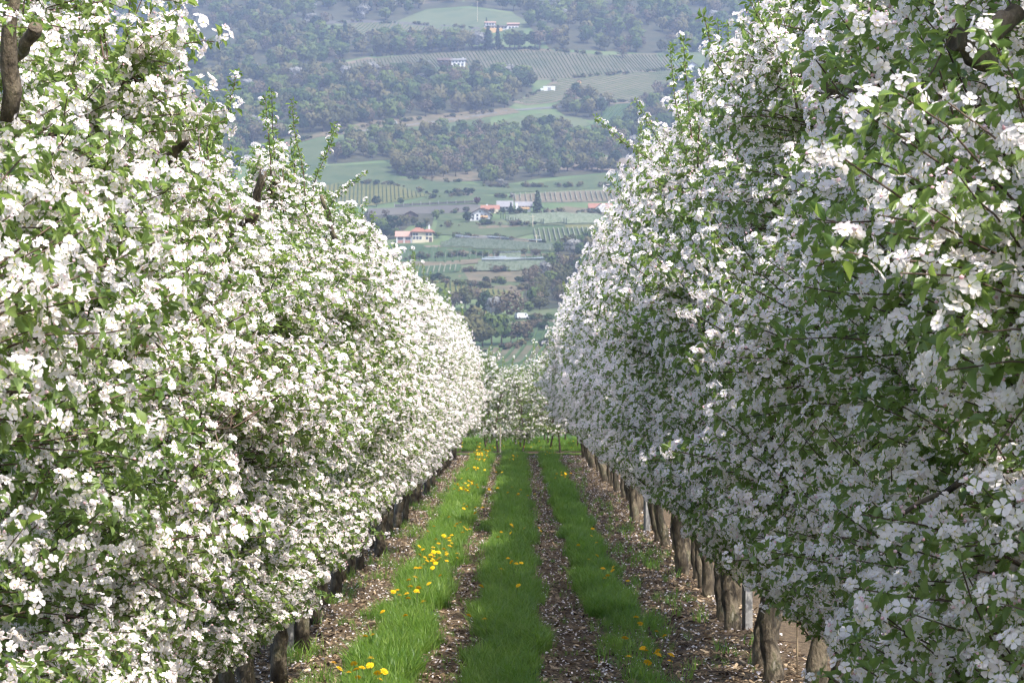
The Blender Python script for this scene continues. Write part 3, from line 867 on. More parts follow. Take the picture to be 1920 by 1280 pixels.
def wall_block(root, name, x0, x1, d, h, mat, roof=None, pitch=.45, eave=.7, gable_front=False, hip=False, y0=0.0, z0=-3.0, chimney=None, ridge_off=.5):
    """one building volume: walls to the eaves with gables, and a thick overhanging roof"""
    w = x1 - x0
    m = MB()
    if roof is None:
        m.box(x0, x1, y0, y0 + d, z0, h)
        return m.build(name, M[mat], root)
    span = w if gable_front else d
    rise = span * .5 * pitch
    if gable_front:
        xm = x0 + w * ridge_off
        prof = [(x0, z0), (x1, z0), (x1, h), (xm, h + rise), (x0, h)]
        vs = [(x, y0, z) for x, z in prof] + [(x, y0 + d, z) for x, z in prof]
    else:
        prof = [(y0, z0), (y0 + d, z0), (y0 + d, h), (y0 + d / 2, h + (0 if hip else rise)), (y0, h)]
        vs = [(x0, y, z) for y, z in prof] + [(x1, y, z) for y, z in prof]
    m.add(vs, [(0, 4, 3, 2, 1) if gable_front is False else (0, 1, 2, 3, 4), (5, 6, 7, 8, 9) if gable_front is False else (9, 8, 7, 6, 5)] + [(i, (i + 1) % 5, 5 + (i + 1) % 5, 5 + i) for i in range(5)])
    wl = m.build(name, M[mat], root)
    t = .28
    q = MB()
    if hip:
        xa, xb, ya, yb = x0 - eave, x1 + eave, y0 - eave, y0 + d + eave
        hz = h - .1
        ins = min(d * .5, w * .42)
        top = hz + ins * pitch + .4
        vs = [(xa, ya, hz), (xb, ya, hz), (xb, yb, hz), (xa, yb, hz), (xa + ins, y0 + d / 2, top), (xb - ins, y0 + d / 2, top),
              (xa, ya, hz - t), (xb, ya, hz - t), (xb, yb, hz - t), (xa, yb, hz - t)]
        q.add(vs, [(0, 1, 5, 4), (1, 2, 5), (2, 3, 4, 5), (3, 0, 4), (6, 9, 8, 7), (0, 6, 7, 1), (1, 7, 8, 2), (2, 8, 9, 3), (3, 9, 6, 0)])
    else:
        k = pitch * eave
        if gable_front:
            xm = x0 + w * ridge_off
            line = [(x0 - eave, h - k * (rise / (max(.1, (xm - x0)) * pitch))), (xm, h + rise + .02), (x1 + eave, h - k * (rise / (max(.1, (x1 - xm)) * pitch)))]
            up = [(x, z + .06 + t) for x, z in line]; lo = [(x, z + .06) for x, z in line]
            ring = up + lo[::-1]
            vs = [(x, y0 - eave, z) for x, z in ring] + [(x, y0 + d + eave, z) for x, z in ring]
        else:
            line = [(y0 - eave, h - k), (y0 + d / 2, h + rise + .02), (y0 + d + eave, h - k)]
            up = [(y, z + .06 + t) for y, z in line]; lo = [(y, z + .06) for y, z in line]
            ring = up + lo[::-1]
            vs = [(x0 - eave, y, z) for y, z in ring] + [(x1 + eave, y, z) for y, z in ring]
        q.add(vs, [(0, 1, 4, 5), (1, 2, 3, 4), (11, 10, 7, 6), (10, 9, 8, 7)] + [(i, 6 + i, 6 + (i + 1) % 6, (i + 1) % 6) for i in range(6)])
    rf = q.build('roof', M[roof], root)
    if chimney:
        c = MB(); cx, hh = chimney
        c.box(cx - .35, cx + .35, y0 + d * .5 - .35, y0 + d * .5 + .35, h + .2, h + rise + hh)
        c.build('chimney', M['white_wall'], rf)
    return wl


def windows(root, lst, y=0.0):
    for (x, z, w, h) in lst:
        f = MB()
        t = .10
        f.box(x - w / 2 - t, x - w / 2, y - .07, y + .03, z - t, z + h + t)
        f.box(x + w / 2, x + w / 2 + t, y - .07, y + .03, z - t, z + h + t)
        f.box(x - w / 2, x + w / 2, y - .07, y + .03, z + h, z + h + t)
        f.box(x - w / 2, x + w / 2, y - .07, y + .03, z - t, z)
        fo = f.build('window', M['white_wall'], root)
        p = MB(); p.box(x - w / 2, x + w / 2, y - .03, y + .02, z, z + h)
        p.build('pane', M['pane'], fo)


def door(root, x, w, h, y=0.0, mat='wood_wall'):
    p = MB(); p.box(x - w / 2, x + w / 2, y - .06, y + .02, 0.0, h)
    p.build('door', M[mat], root)


def balcony(root, x0, x1, z, y=0.0, depth=1.1, mat='ochre'):
    m = MB()
    m.box(x0, x1, y - depth, y - .005, z, z + .15)
    m.box(x0, x1, y - depth - .06, y - depth, z + .1, z + 1.05)
    for k in range(5):
        x = x0 + (x1 - x0 - .1) * k / 4
        m.box(x, x + .1, y - depth + .001, y - depth + .1, z + .15, z + 1.0)
    m.build('balcony', M[mat], root)


def site(name, px, py, label, cat='house', rz=0.0):
    X, Y, Z = (float(q[0]) for q in hill(px, py))
    o = empty(name, (X, Y, Z + .3), rz)
    tag(o, label, cat, 'buildings on the hillside')
    return o, FPX / Y          # scale: photo pixels per metre


# 1 farmhouse with orange hipped roofs, barn wing on its left
h1, s = site('farmhouse', 790, 455, 'cream farmhouse with orange hipped roofs and a reddish barn wing')
q = 1 / s
wall_block(h1, 'wall', -17 * q, 6 * q, 9, 20 * q, 'cream_wall', 'orange_roof', .75, .9, hip=True)
wall_block(h1, 'wall', 6.05 * q, 21 * q, 8, 20 * q, 'cream_wall', 'orange_roof', .7, .9, hip=True, y0=.8, chimney=(14 * q, .3))
wall_block(h1, 'barn_wall', -47 * q, -17.05 * q, 8, 11 * q, 'brick_wall', 'pink_roof', .55, .7, y0=1.0)
pil = MB()
for x in (-46, -32.5, -19):
    pil.box((x - 1) * q, (x + 1) * q, .7, .99, -1, 11 * q)
pil.build('pillar', M['white_wall'], h1)
windows(h1, [(-13.5 * q, 12 * q, 1.1, 1.2), (-8.5 * q, 12 * q, 1.1, 1.2), (-13.5 * q, 5 * q, 1.1, 1.3), (-7.5 * q, 5 * q, 1.1, 1.3), (-1.5 * q, 5 * q, 1.1, 1.3)])
windows(h1, [(10.5 * q, 12 * q, 1.1, 1.2), (17 * q, 12 * q, 1.1, 1.2), (10.5 * q, 5 * q, 1.1, 1.2)], .8)
windows(h1, [(-40 * q, 4 * q, 2.4, 1.4), (-25 * q, 4 * q, 2.2, 1.4)], 1.0)
door(h1, 17 * q, 1.3, 2.2, .8)
# 2 white gabled house
h2, s = site('house', 899, 415, 'white house with a broad brown gable facing the valley')
q = 1 / s
wall_block(h2, 'wall', -18 * q, 20 * q, 11, 12 * q, 'white_wall', 'brown_roof', .55, 1.2, gable_front=True)
windows(h2, [(-12 * q, 8 * q, 1.0, 1.0), (-4 * q, 8 * q, 1.0, 1.1), (-12 * q, 1.5 * q, 1.0, 1.2), (-4 * q, 1.5 * q, 1.0, 1.2), (4 * q, 8 * q, 1.0, 1.1), (11 * q, 8 * q, 1.0, 1.0), (1 * q, 15.5 * q, .8, .8)])
door(h2, 8 * q, 1.2, 2.1)
balcony(h2, 2 * q, 16 * q, 5.6 * q)
# 3 red roofed house behind it
h3, s = site('house', 922, 399, 'red roofed house peeking out behind the white gabled house')
q = 1 / s
wall_block(h3, 'wall', -18 * q, 12 * q, 8, 5.5 * q, 'white_wall', 'orange_roof', .5, .8, chimney=(-9 * q, .8))
wall_block(h3, 'porch_wall', 4 * q, 12 * q, 3, 4.5 * q, 'cream_wall', None, y0=-3.05)
windows(h3, [(-12 * q, 1 * q, 1.1, 1.1), (-4 * q, 1 * q, 1.1, 1.1)])
# 4 grey roofed houses
h4, s = site('house', 945, 394, 'low house with a long grey roof in the hamlet')
q = 1 / s
wall_block(h4, 'wall', -11 * q, 14 * q, 9, 6 * q, 'white_wall', 'grey_roof', .6, .9)
windows(h4, [(-7 * q, 1.2 * q, 1.1, 1.1), (-1 * q, 1.2 * q, 1.1, 1.1), (5 * q, 1.2 * q, 1.1, 1.1)])
h5, s = site('house', 982, 398, 'white house with grey roof and ochre balcony beside the dark conifer')
q = 1 / s
wall_block(h5, 'wall', -13 * q, 13 * q, 9, 11 * q, 'white_wall', 'grey_roof', .45, 1.0)
wall_block(h5, 'stair_tower', -15 * q, -11 * q, 3, 15 * q, 'white_wall', None, y0=-3.1)
balcony(h5, -8 * q, 11 * q, 4.2 * q)
windows(h5, [(-7 * q, 6 * q, 1.1, 1.2), (-1 * q, 6 * q, 1.1, 1.2), (5 * q, 6 * q, 1.1, 1.2), (10 * q, 6 * q, 1.1, 1.2), (-4 * q, .8 * q, 1.2, 1.2), (4 * q, .8 * q, 1.2, 1.2)])
# 6 orange twin gable house
h6, s = site('house', 1126, 398, 'white house with an orange roof and two front gables')
q = 1 / s
wall_block(h6, 'wall', -20 * q, 20 * q, 8, 7.5 * q, 'white_wall', 'orange_roof', .55, .8)
wall_block(h6, 'gable_wall', -10 * q, 9 * q, 4, 6 * q, 'white_wall', 'orange_roof', .8, .6, gable_front=True, y0=-2.6)
windows(h6, [(-16 * q, 2 * q, 1.1, 1.2), (14 * q, 2 * q, 1.1, 1.2)])
windows(h6, [(-5 * q, 2 * q, 1.1, 1.2), (3 * q, 2 * q, 1.1, 1.2)], -2.6)
# 7 farmstead at the right
h7, s = site('farmstead', 1124, 447, 'farmstead with dark shed and white house behind the right row')
q = 1 / s
wall_block(h7, 'shed_wall', -24 * q, 8 * q, 8, 8 * q, 'wood_wall', 'grey_roof', .4, .8)
wall_block(h7, 'wall', 8.1 * q, 30 * q, 9, 14 * q, 'white_wall', 'brown_roof', .5, .9, y0=-1)
wall_block(h7, 'terrace_wall', -22 * q, 8 * q, 2.5, 3 * q, 'white_wall', None, y0=-2.6)
windows(h7, [(14 * q, 8 * q, 1.0, 1.1), (20 * q, 8 * q, 1.0, 1.1), (14 * q, 2 * q, 1.0, 1.1), (20 * q, 2 * q, 1.0, 1.1)], -1)
windows(h7, [(-16 * q, 3 * q, 2, 1.2), (-4 * q, 3 * q, 2, 1.2)])
# 8 dark and white farmhouse
h8, s = site('farmhouse', 846, 126, 'long farmhouse, dark timber on the left and white on the right')
q = 1 / s
wall_block(h8, 'timber_wall', -24 * q, -.05, 10, 12 * q, 'wood_wall', 'brown_roof', .4, 1.2)
wall_block(h8, 'wall', 0, 26 * q, 10, 12.5 * q, 'white_wall', 'grey_roof', .3, .8, chimney=(22 * q, 1.2))
windows(h8, [(4 * q, 7.5 * q, 1.3, 1.3), (10 * q, 7.5 * q, 1.3, 1.3), (16 * q, 7.5 * q, 1.3, 1.3), (22 * q, 7.5 * q, 1.3, 1.3), (6 * q, 1.5 * q, 1.6, 2.0), (14 * q, 1.5 * q, 1.6, 2.0), (21 * q, 1.5 * q, 1.6, 2.0)])
windows(h8, [(-18 * q, 6.5 * q, 1.3, 1.3), (-11 * q, 6.5 * q, 1.3, 1.3), (-5 * q, 6.5 * q, 1.3, 1.3)])
balcony(h8, -21 * q, -1 * q, 4.8 * q, mat='wood_wall')
# 9 long building
h9, s = site('hotel', 938, 58, 'long low white building with terraces high on the hill', 'building')
q = 1 / s
wall_block(h9, 'wall', -30 * q, 34 * q, 12, 8 * q, 'white_wall', None)
wall_block(h9, 'upper_wall', -28 * q, -10 * q, 8, 15 * q, 'white_wall', 'pink_roof', .3, .8, y0=1.5)
wall_block(h9, 'right_wall', 14 * q, 34.2 * q, 10, 12 * q, 'brick_wall', 'pink_roof', .3, .9, y0=.6)
wall_block(h9, 'terrace_wall', -34 * q, 4 * q, 4, 3.4 * q, 'ochre', None, y0=-4.1)
m = MB(); m.box(-29 * q, 13.5 * q, -1.6, 3, 8.06 * q, 8.06 * q + .35); m.build('flat_roof', M['grey_roof'], h9)
windows(h9, [(x * q, 3.6 * q, 1.9, 1.5) for x in (-26, -20, -14, -8, -2, 4, 10)] + [(x * q, 2 * q, 1.9, 2.2) for x in (18, 24, 30)])
windows(h9, [(-24 * q, 10.5 * q, 1.6, 1.3), (-19 * q, 10.5 * q, 1.6, 1.3), (-14 * q, 10.5 * q, 1.6, 1.3)], 1.5)
# 10 white sheeted shed, ochre hut, right house, dark barn
b, s = site('shed', 1028, 171, 'long white sheeted shed at the edge of the striped vineyard', 'shed')
q = 1 / s
wall_block(b, 'wall', -9 * q, 13 * q, 7, 6.5 * q, 'white_sheet', 'white_sheet', .2, .15)
wall_block(b, 'lean_to', -14.5 * q, -9.1 * q, 6, 4.5 * q, 'white_sheet', None)
door(b, 2 * q, 2.4, 2.2, mat='grey_roof')
b, s = site('hut', 1086, 158, 'small ochre hut alone among the vines', 'hut')
q = 1 / s
wall_block(b, 'wall', -4 * q, 4 * q, 3, 5 * q, 'ochre', 'brown_roof', .4, .4, gable_front=True)
door(b, 0, .9, 1.8)
b, s = site('house', 1298, 135, 'white house with a brown roof half hidden by the upper right shoots')
q = 1 / s
wall_block(b, 'wall', -14 * q, 14 * q, 9, 9 * q, 'white_wall', 'brown_roof', .6, 1.0, gable_front=True)
windows(b, [(-8 * q, 5 * q, 1.2, 1.2), (0, 5 * q, 1.2, 1.2), (8 * q, 5 * q, 1.2, 1.2), (-4 * q, 1 * q, 1.2, 1.2), (6 * q, 1 * q, 1.2, 1.2)])
b, s = site('barn', 770, 408, 'dark wooden barn among the garden trees above the farmhouse', 'barn')
q = 1 / s
wall_block(b, 'wall', -11 * q, 11 * q, 8, 4.5 * q, 'wood_wall', 'brown_roof', .55, .9, gable_front=True)
door(b, 0, 2.2, 2.2, mat='brown_roof')

# white van on the field track
X, Y, Z = (float(q_[0]) for q_ in hill(979, 601))
v = empty('van', (X, Y, Z + .6), .5)
tag(v, 'small white van parked on the track beside the near trees', 'van')
m = MB()
prof = [(-2.3, .35), (2.2, .35), (2.25, .95), (1.75, 1.15), (1.25, 1.85), (-2.2, 1.95), (-2.35, 1.2)]
m.add([(x, -.85, z) for x, z in prof] + [(x, .85, z) for x, z in prof], [tuple(range(7)), tuple(range(13, 6, -1))] + [(i, 7 + i, 7 + (i + 1) % 7, (i + 1) % 7) for i in range(7)])
m.build('body', M['white_sheet'], v)
m = MB(); m.add([(1.30, -.75, 1.80), (1.72, -.75, 1.22), (1.72, .75, 1.22), (1.30, .75, 1.80)], [(0, 1, 2, 3)])
o = m.build('windscreen', M['pane'], v); o.location = (.03, 0, .02)
for sx in (-1.45, 1.45):
    for sy in (-.78, .78):
        m = MB(); m.tube([(0, -.1, 0), (0, .1, 0)], [.34, .34], 12)
        w = m.build('wheel', M['brown_roof'], v); w.location = (sx, sy, .34)
m = MB(); m.box(.5, 1.2, -.87, -.853, 1.15, 1.7)
m.build('side_window', M['pane'], v)

# pole lines on the slope
for px, py, hp, lab in [(999, 427, 24, 'pale pole at the left end of the orchard plot'), (1006, 461, 22, 'pale pole at the lower corner of the orchard plot'), (895, 42, 40, 'thin pole above the long building')]:
    X, Y, Z = (float(q_[0]) for q_ in hill(px, py))
    m = MB()
    hh = hp / FPX * Y
    m.tube([(0, 0, -.5), (0, 0, hh)], [.22, .16], 8)
    m.box(-1.2, 1.2, -.08, .08, hh - .9, hh - .75)
    o = m.build('power_pole', M['stake'])
    o.location = (X, Y, Z)
    tag(o, lab, 'pole', 'power poles on the slope')

# terrace wall with posts below the yellowish vineyard
X, Y, Z = hill(np.linspace(740, 896, 20), np.linspace(388, 380.5, 20))
m = MB()
for i in range(19):
    a_, b_ = (X[i], Y[i], Z[i]), (X[i + 1], Y[i + 1], Z[i + 1])
    m.add([(a_[0], a_[1], a_[2] - 1), (b_[0], b_[1], b_[2] - 1), (b_[0], b_[1], b_[2] + 1.3), (a_[0], a_[1], a_[2] + 1.3),
           (a_[0], a_[1] + .6, a_[2] - 1), (b_[0], b_[1] + .6, b_[2] - 1), (b_[0], b_[1] + .6, b_[2] + 1.3), (a_[0], a_[1] + .6, a_[2] + 1.3)],
          [(0, 1, 2, 3), (3, 2, 6, 7), (5, 4, 7, 6)])
tw = m.build('terrace_wall', M['wall_dark'])
tag(tw, 'long dark terrace wall with pale posts above the grey field', 'wall', kind='thing')
for i in range(0, 20, 2):
    p = MB(); p.box(X[i] - .16, X[i] + .16, Y[i] - .35, Y[i] - .02, Z[i] - .5, Z[i] + 2.1)
    p.build('post', M['post'], tw)
# pale row-end posts of the dark terrace
X, Y, Z = hill(np.linspace(742, 1008, 24), 488 - 4 * np.sin(np.linspace(0, 3, 24)))
for i in range(24):
    m = MB(); m.tube([(0, 0, -.3), (.25, 1.2, 3.0)], [.09, .08], 5)
    o = m.build('row_post', M['post'])
    o.location = (X[i], Y[i], Z[i])
    tag(o, 'slender pale post at a row end of the dark green terrace', 'post', 'row posts of the dark terrace')


# ================================================================== ORCHARD
# ------------------------------------------------------------------ flower and leaf shapes (small triangle lists)
def petal_shape(lod, r):
    cup = RNG.uniform(.04, .24) * r
    w = r * RNG.uniform(.36, .46)
    tw = RNG.uniform(-.12, .12) * r
    if lod == 0:
        v = np.array([(0, .1 * r, 0), (-w * .62, .42 * r, .25 * cup + tw * .4), (-w, .74 * r, .75 * cup + tw), (-w * .45, .99 * r, cup * 1.1), (w * .1, .95 * r, cup * .95), (w * .55, 1.0 * r, cup * 1.15), (w, .72 * r, .75 * cup - tw), (w * .6, .4 * r, .25 * cup - tw * .4), (0, .6 * r, .12 * cup)])
        f = [(8, i, (i + 1) % 8) for i in range(8)]
        return v, np.array(f)[:, [0, 2, 1]]
    v = np.array([(0, .1 * r, 0), (-w, .7 * r, .7 * cup + tw), (0, 1.0 * r, cup), (w, .7 * r, .7 * cup - tw)])
    return v, np.array([(0, 2, 1), (0, 3, 2)])


def flower_shape(lod, r):
    V, F, MI = [], [], []
    n = 0
    for k in range(5):
        a_ = 2 * math.pi * k / 5 + RNG.uniform(-.14, .14)
        v, f = petal_shape(lod, r * RNG.uniform(.9, 1.08))
        c, s = math.cos(a_), math.sin(a_)
        v = np.stack([v[:, 0] * c - v[:, 1] * s, v[:, 0] * s + v[:, 1] * c, v[:, 2] + 0.0006 * k], -1)
        V.append(v); F.append(f + n); MI += [0] * len(f); n += len(v)
    if lod == 0:                                     # stamens: a little ring of spikes
        v = [(0, 0, .001)]
        for k in range(10):
            a_ = 2 * math.pi * k / 10
            q = r * (.24 if k % 2 else .1)
            v.append((math.cos(a_) * q, math.sin(a_) * q, r * (.36 if k % 2 else .08)))
        f = [(0, 1 + k, 1 + (k + 1) % 10) for k in range(10)]
        V.append(np.array(v)); F.append(np.array(f) + n); MI += [2] * 10; n += 11
    return np.concatenate(V), np.concatenate(F), np.array(MI)


def bud_shape(lod, r):
    if lod == 0:
        v = [(0, 0, -r)] + [(math.cos(a_) * r * .8, math.sin(a_) * r * .8, 0) for a_ in np.arange(5) * 1.2566] + [(0, 0, r * 1.25)]
        f = [(0, 1 + (k + 1) % 5, 1 + k) for k in range(5)] + [(6, 1 + k, 1 + (k + 1) % 5) for k in range(5)]
    else:
        v = [(-r, 0, 0), (r, 0, 0), (0, r, .2 * r), (0, 0, r * 1.5)]
        f = [(0, 1, 3), (1, 2, 3), (2, 0, 3)]
    return np.array(v), np.array(f), np.ones(len(f), int)


def leaf_shape(lod, L_, w):
    d = RNG.uniform(.05, .3) * L_
    k = RNG.uniform(.3, .75) * w
    if lod == 0:
        v = np.array([(0, 0, 0), (-w * .42, .28 * L_, k * .8), (0, .3 * L_, .01 * L_), (w * .42, .28 * L_, k * .8), (-w * .5, .58 * L_, k - d * .35), (0, .6 * L_, -d * .35), (w * .5, .58 * L_, k - d * .35), (0, L_, -d)])
        f = np.array([(0, 2, 1), (0, 3, 2), (1, 2, 5), (1, 5, 4), (2, 3, 6), (2, 6, 5), (4, 5, 7), (5, 6, 7)])
    else:
        v = np.array([(0, 0, 0), (-w * .5, .5 * L_, k), (0, L_, -d), (w * .5, .5 * L_, k), (0, .5 * L_, 0)])
        f = np.array([(0, 4, 1), (1, 4, 2), (0, 3, 4), (3, 2, 4)])
    return v, f


def put(v, R_, t, s=1.0):
    return (v * s) @ R_.T + np.asarray(t)


def pack(parts):
    V, F, MI, n = [], [], [], 0
    for v, f, mi in parts:
        V.append(v); F.append(f + n); MI.append(mi); n += len(v)
    return np.concatenate(V), np.concatenate(F), np.concatenate(MI)


def cluster_shape(lod):
    """dome of open flowers and a few buds facing +z"""
    P = []
    nf = RNG.integers(4, 7)
    for k in range(nf):
        ph = 2 * math.pi * k / nf + RNG.uniform(-.4, .4)
        th = RNG.uniform(.15, 1.25) if k else .1
        n = np.array([math.sin(th) * math.cos(ph), math.sin(th) * math.sin(ph), math.cos(th)])
        R_ = frame(n + RNG.normal(0, .15, 3), RNG.uniform(0, 6))
        v, f, mi = flower_shape(lod, (.0215 if lod else .0160) * RNG.uniform(.88, 1.12))
        P.append((put(v, R_, n * RNG.uniform(.028, .037) * (1.2 if lod else 1)), f, mi))
    for k in range(RNG.integers(0, 3)):
        ph, th = RNG.uniform(0, 6.3), RNG.uniform(.3, 1.4)
        n = np.array([math.sin(th) * math.cos(ph), math.sin(th) * math.sin(ph), math.cos(th)])
        v, f, mi = bud_shape(lod, RNG.uniform(.0042, .0062))
        P.append((put(v, frame(n), n * .041), f, mi))
    return pack(P)


def rosette_shape(lod, k0, k1, l0=.030, l1=.050, flat=.5):
    P = []
    n_ = RNG.integers(k0, k1)
    for k in range(n_):
        ph = 2 * math.pi * k / n_ + RNG.uniform(-.5, .5)
        el = RNG.uniform(-.25, 1.0) * flat
        d = np.array([math.cos(ph) * math.cos(el), math.sin(ph) * math.cos(el), math.sin(el)])
        up = np.array([0, 0, 1.0]) + RNG.normal(0, .5, 3)
        x = np.cross(d, up); x /= np.linalg.norm(x)
        z = np.cross(x, d)
        L_ = RNG.uniform(l0, l1)
        v, f = leaf_shape(lod, L_, L_ * RNG.uniform(.38, .50))
        v = v + np.array([0, .008, 0])
        P.append((put(v, np.stack([x, d, z], -1), (0, 0, RNG.uniform(-.012, .008))), f, np.zeros(len(f), int)))
    return pack(P)


SHAPES = {}
for lod in (0, 1):
    SHAPES['bl', lod] = [cluster_shape(lod) for _ in range(7)]
    SHAPES['lr', lod] = [rosette_shape(lod, 4, 7) for _ in range(5)]
    SHAPES['ls', lod] = [rosette_shape(lod, 7, 11, .026, .050, 1.05) for _ in range(5)]
    SHAPES['sm', lod] = [rosette_shape(lod, 5, 8, .026, .048, 1.1) for _ in range(4)]
B_MATS = [M['petal'], M['bud'], M['stamen']]
L_MATS = [M['leaf']]
PROTO = {}
for key in ('bl', 'lr', 'ls', 'sm'):
    for i, (v, f, mi) in enumerate(SHAPES[key, 0]):
        PROTO[key, i] = raw_mesh('blossom_cluster' if key == 'bl' else 'leaf_spray', v, f, B_MATS if key == 'bl' else L_MATS, mi, True)


def merge(sites, lod, kinds):
    """sites: (kind, shape index, position, rotation 3x3, size) joined into one mesh"""
    V, F, MI, n = [], [], [], 0
    for kd, i, p, R_, s in sites:
        if kd not in kinds: continue
        v, f, mi = SHAPES[kd, lod][i]
        V.append((v * s) @ R_.T + p); F.append(f + n); MI.append(mi); n += len(v)
    return np.concatenate(V), np.concatenate(F), np.concatenate(MI)


def crown_a(z, H):
    """half depth of the pruned hedge of trees at height z (before scaling)"""
    return np.interp(z / H, [.11, .15, .20, .28, .42, .62, .80, .92, 1.0], [.16, .30, .50, .74, .95, .88, .62, .37, .12])


def make_variant(lod, seed, H=4.0, n_twigs=210, shoots=4, b=.62, pitch=.083, thin=1.0, leafy0=0.0):
    r = random.Random(seed)
    ph = [r.uniform(0, 6.3) for _ in range(4)]
    D = {'sites': [], 'H': H}
    zb = r.choice((.09, .125, .16, .18))
    # trunk
    zs = [0, .04, .09, .14, .19, .25, .33, .42, .52, .65, .8, 1.2, 1.7, 2.3, 2.9, 3.5]
    zs = [z for z in zs if z < H * .9]
    lean = r.uniform(-.10, .10)
    cen = [Vector((lean * z +   .045 * math.sin(z * 3.2 + ph[0]) + .014 * math.sin(z * 9 + ph[2]), .055 * math.sin(z * 2.9 + ph[1]), z - (.30 if z == 0 else 0))) for z in zs]
    rb = r.uniform(.038, .056) * (H / 4.0) ** 1.5
    prof = [1.45, 1.2, r.uniform(1.05, 1.3), r.uniform(1.05, 1.45), r.uniform(1.0, 1.35), r.uniform(.95, 1.1), r.uniform(.95, 1.1), r.uniform(.9, 1.1), r.uniform(.88, 1.05), .93, .9, .82, .7, .55, .42, .28]
    rad = [rb * p for p in prof[:len(zs)]]
    t = MB(); t.tube(cen, rad, 12 if lod == 0 else 8, wob=.13, seed=seed)
    D['trunk'] = t.mesh('trunk', [M['bark'] if H > 3 else M['twig']], True)

    def trunk_at(z):
        for i in range(len(zs) - 1):
            if zs[i + 1] >= z:
                q = (z - zs[i]) / (zs[i + 1] - zs[i])
                return cen[i].lerp(cen[i + 1], q), rad[i] + (rad[i + 1] - rad[i]) * q
        return cen[-1], rad[-1]
    # scaffold limbs
    limbs, pool = [], []
    nl = 11 if H > 3 else 7
    for k in range(nl):
        z0 = .42 + (H * .82 - .42) * (k + r.uniform(.1, .6)) / nl
        p0, r0 = trunk_at(z0)
        ang = k * 2.4 + r.uniform(-.4, .4)
        zt_ = min(H * .97, z0 + r.uniform(-.05, .5))
        reach = float(crown_a(zt_, H)) * r.uniform(.62, .88)
        end = Vector((math.cos(ang) * reach, math.sin(ang) * min(reach, b) * 1.0, zt_))
        mid = p0.lerp(end, .5) + Vector((r.uniform(-.05, .05), r.uniform(-.05, .05), r.uniform(.02, .14)))
        pts = []
        for i in range(7):
            u = i / 6
            q = p0 * (1 - u) ** 2 + mid * 2 * u * (1 - u) + end * u * u
            if 0 < i < 6: q = q + Vector((r.uniform(-.018, .018), r.uniform(-.018, .018), r.uniform(-.018, .018)))
            pts.append(q)
        rr = max(.010, r0 * r.uniform(.3, .5))
        lb = MB(); lb.tube(pts, [rr * (1 - .8 * i / 6) + .002 for i in range(7)], 6 if lod == 0 else 4, wob=.1, seed=seed + k)
        limbs.append(lb.mesh('branch', [M['bark']], True))
        pool += pts[1:]
    pool += [trunk_at(z)[0] for z in np.arange(.5, H * .86, .12)]
    D['limbs'] = limbs
    PA = np.array([tuple(p) for p in pool])
    PA = np.concatenate([PA, (PA[1:] + PA[:-1])[np.linalg.norm(PA[1:] - PA[:-1], axis=1) < .3] / 2])
    # twigs with flower clusters along them
    tw = MB()
    for k in range(n_twigs):
        z = H * (zb + (.995 - zb) * r.random() ** 1.08)
        ang = r.uniform(0, 2 * math.pi)
        if H > 3 and math.cos(ang) < -.1 and r.random() < .84: continue      # thinner on the far side of the hedge
        q = r.uniform(.5, 1.0) ** .45
        a_ = float(crown_a(z, H)) * (1 + .14 * math.sin(3 * z + ph[2] + ang) + .09 * math.sin(7 * z + ph[3]) + r.choice((0, 0, 0, 0, r.uniform(0, .2))))
        tgt = np.array([math.cos(ang) * a_ * q, math.sin(ang) * min(b, a_) * q, z])
        dd = np.linalg.norm(PA - tgt, axis=1) + np.where(PA[:, 2] > tgt[2] + .05, .35, 0)
        od = np.argsort(dd + np.where(dd < .16, .4, 0))
        s = PA[od[r.randrange(9)]] + np.array([r.uniform(-.02, .02) for _ in range(3)])
        ln = np.linalg.norm(tgt - s)
        if ln < .1: continue
        if ln > .62: s = tgt + (s - tgt) * .62 / ln; ln = .62
        midp = (s + tgt) / 2 + np.array([r.uniform(-.04, .04), r.uniform(-.04, .04), r.uniform(-.02, .07)])
        us = np.linspace(0, 1, 6)
        pts = [(1 - u) ** 2 * s + 2 * u * (1 - u) * midp + u * u * tgt + np.array([r.uniform(-.012, .012) for _ in range(3)]) for u in us]
        tw.tube(pts, [.0043 - .0028 * u for u in us], 4 if lod == 0 else 3, caps=False)
        leafy = math.sin(tgt[0] * 5 + ph[0]) + math.sin(tgt[1] * 5 + ph[1]) + math.sin(tgt[2] * 4 + ph[2])
        pl = (.05 if lod == 0 else .13) + leafy0 + .20 * max(0, leafy - .1)
        m = max(2, int(ln * .85 / pitch))
        for i in range(m):
            if r.random() > thin: continue
            u = 1 - (i + r.uniform(-.2, .2)) / m * .85
            u = min(max(u, .05), 1)
            p = (1 - u) ** 2 * s + 2 * u * (1 - u) * midp + u * u * tgt
            ax = np.array([p[0] * 1.0, p[1] * .8, .22]) / (.3 + np.hypot(p[0], p[1])) + RNG.normal(0, .42, 3) + np.array([0, 0, .25])
            R_ = frame(ax, r.uniform(0, 6.3))
            p = p + R_[:, 2] * r.uniform(.0, .03)
            sz = r.uniform(.78, 1.22)
            if r.random() < pl:
                D['sites'].append(('ls', r.randrange(5), p, R_, sz))
            else:
                D['sites'].append(('bl', r.randrange(7), p, R_, sz))
                D['sites'].append(('lr', r.randrange(5), p - R_[:, 2] * .012, R_, sz))
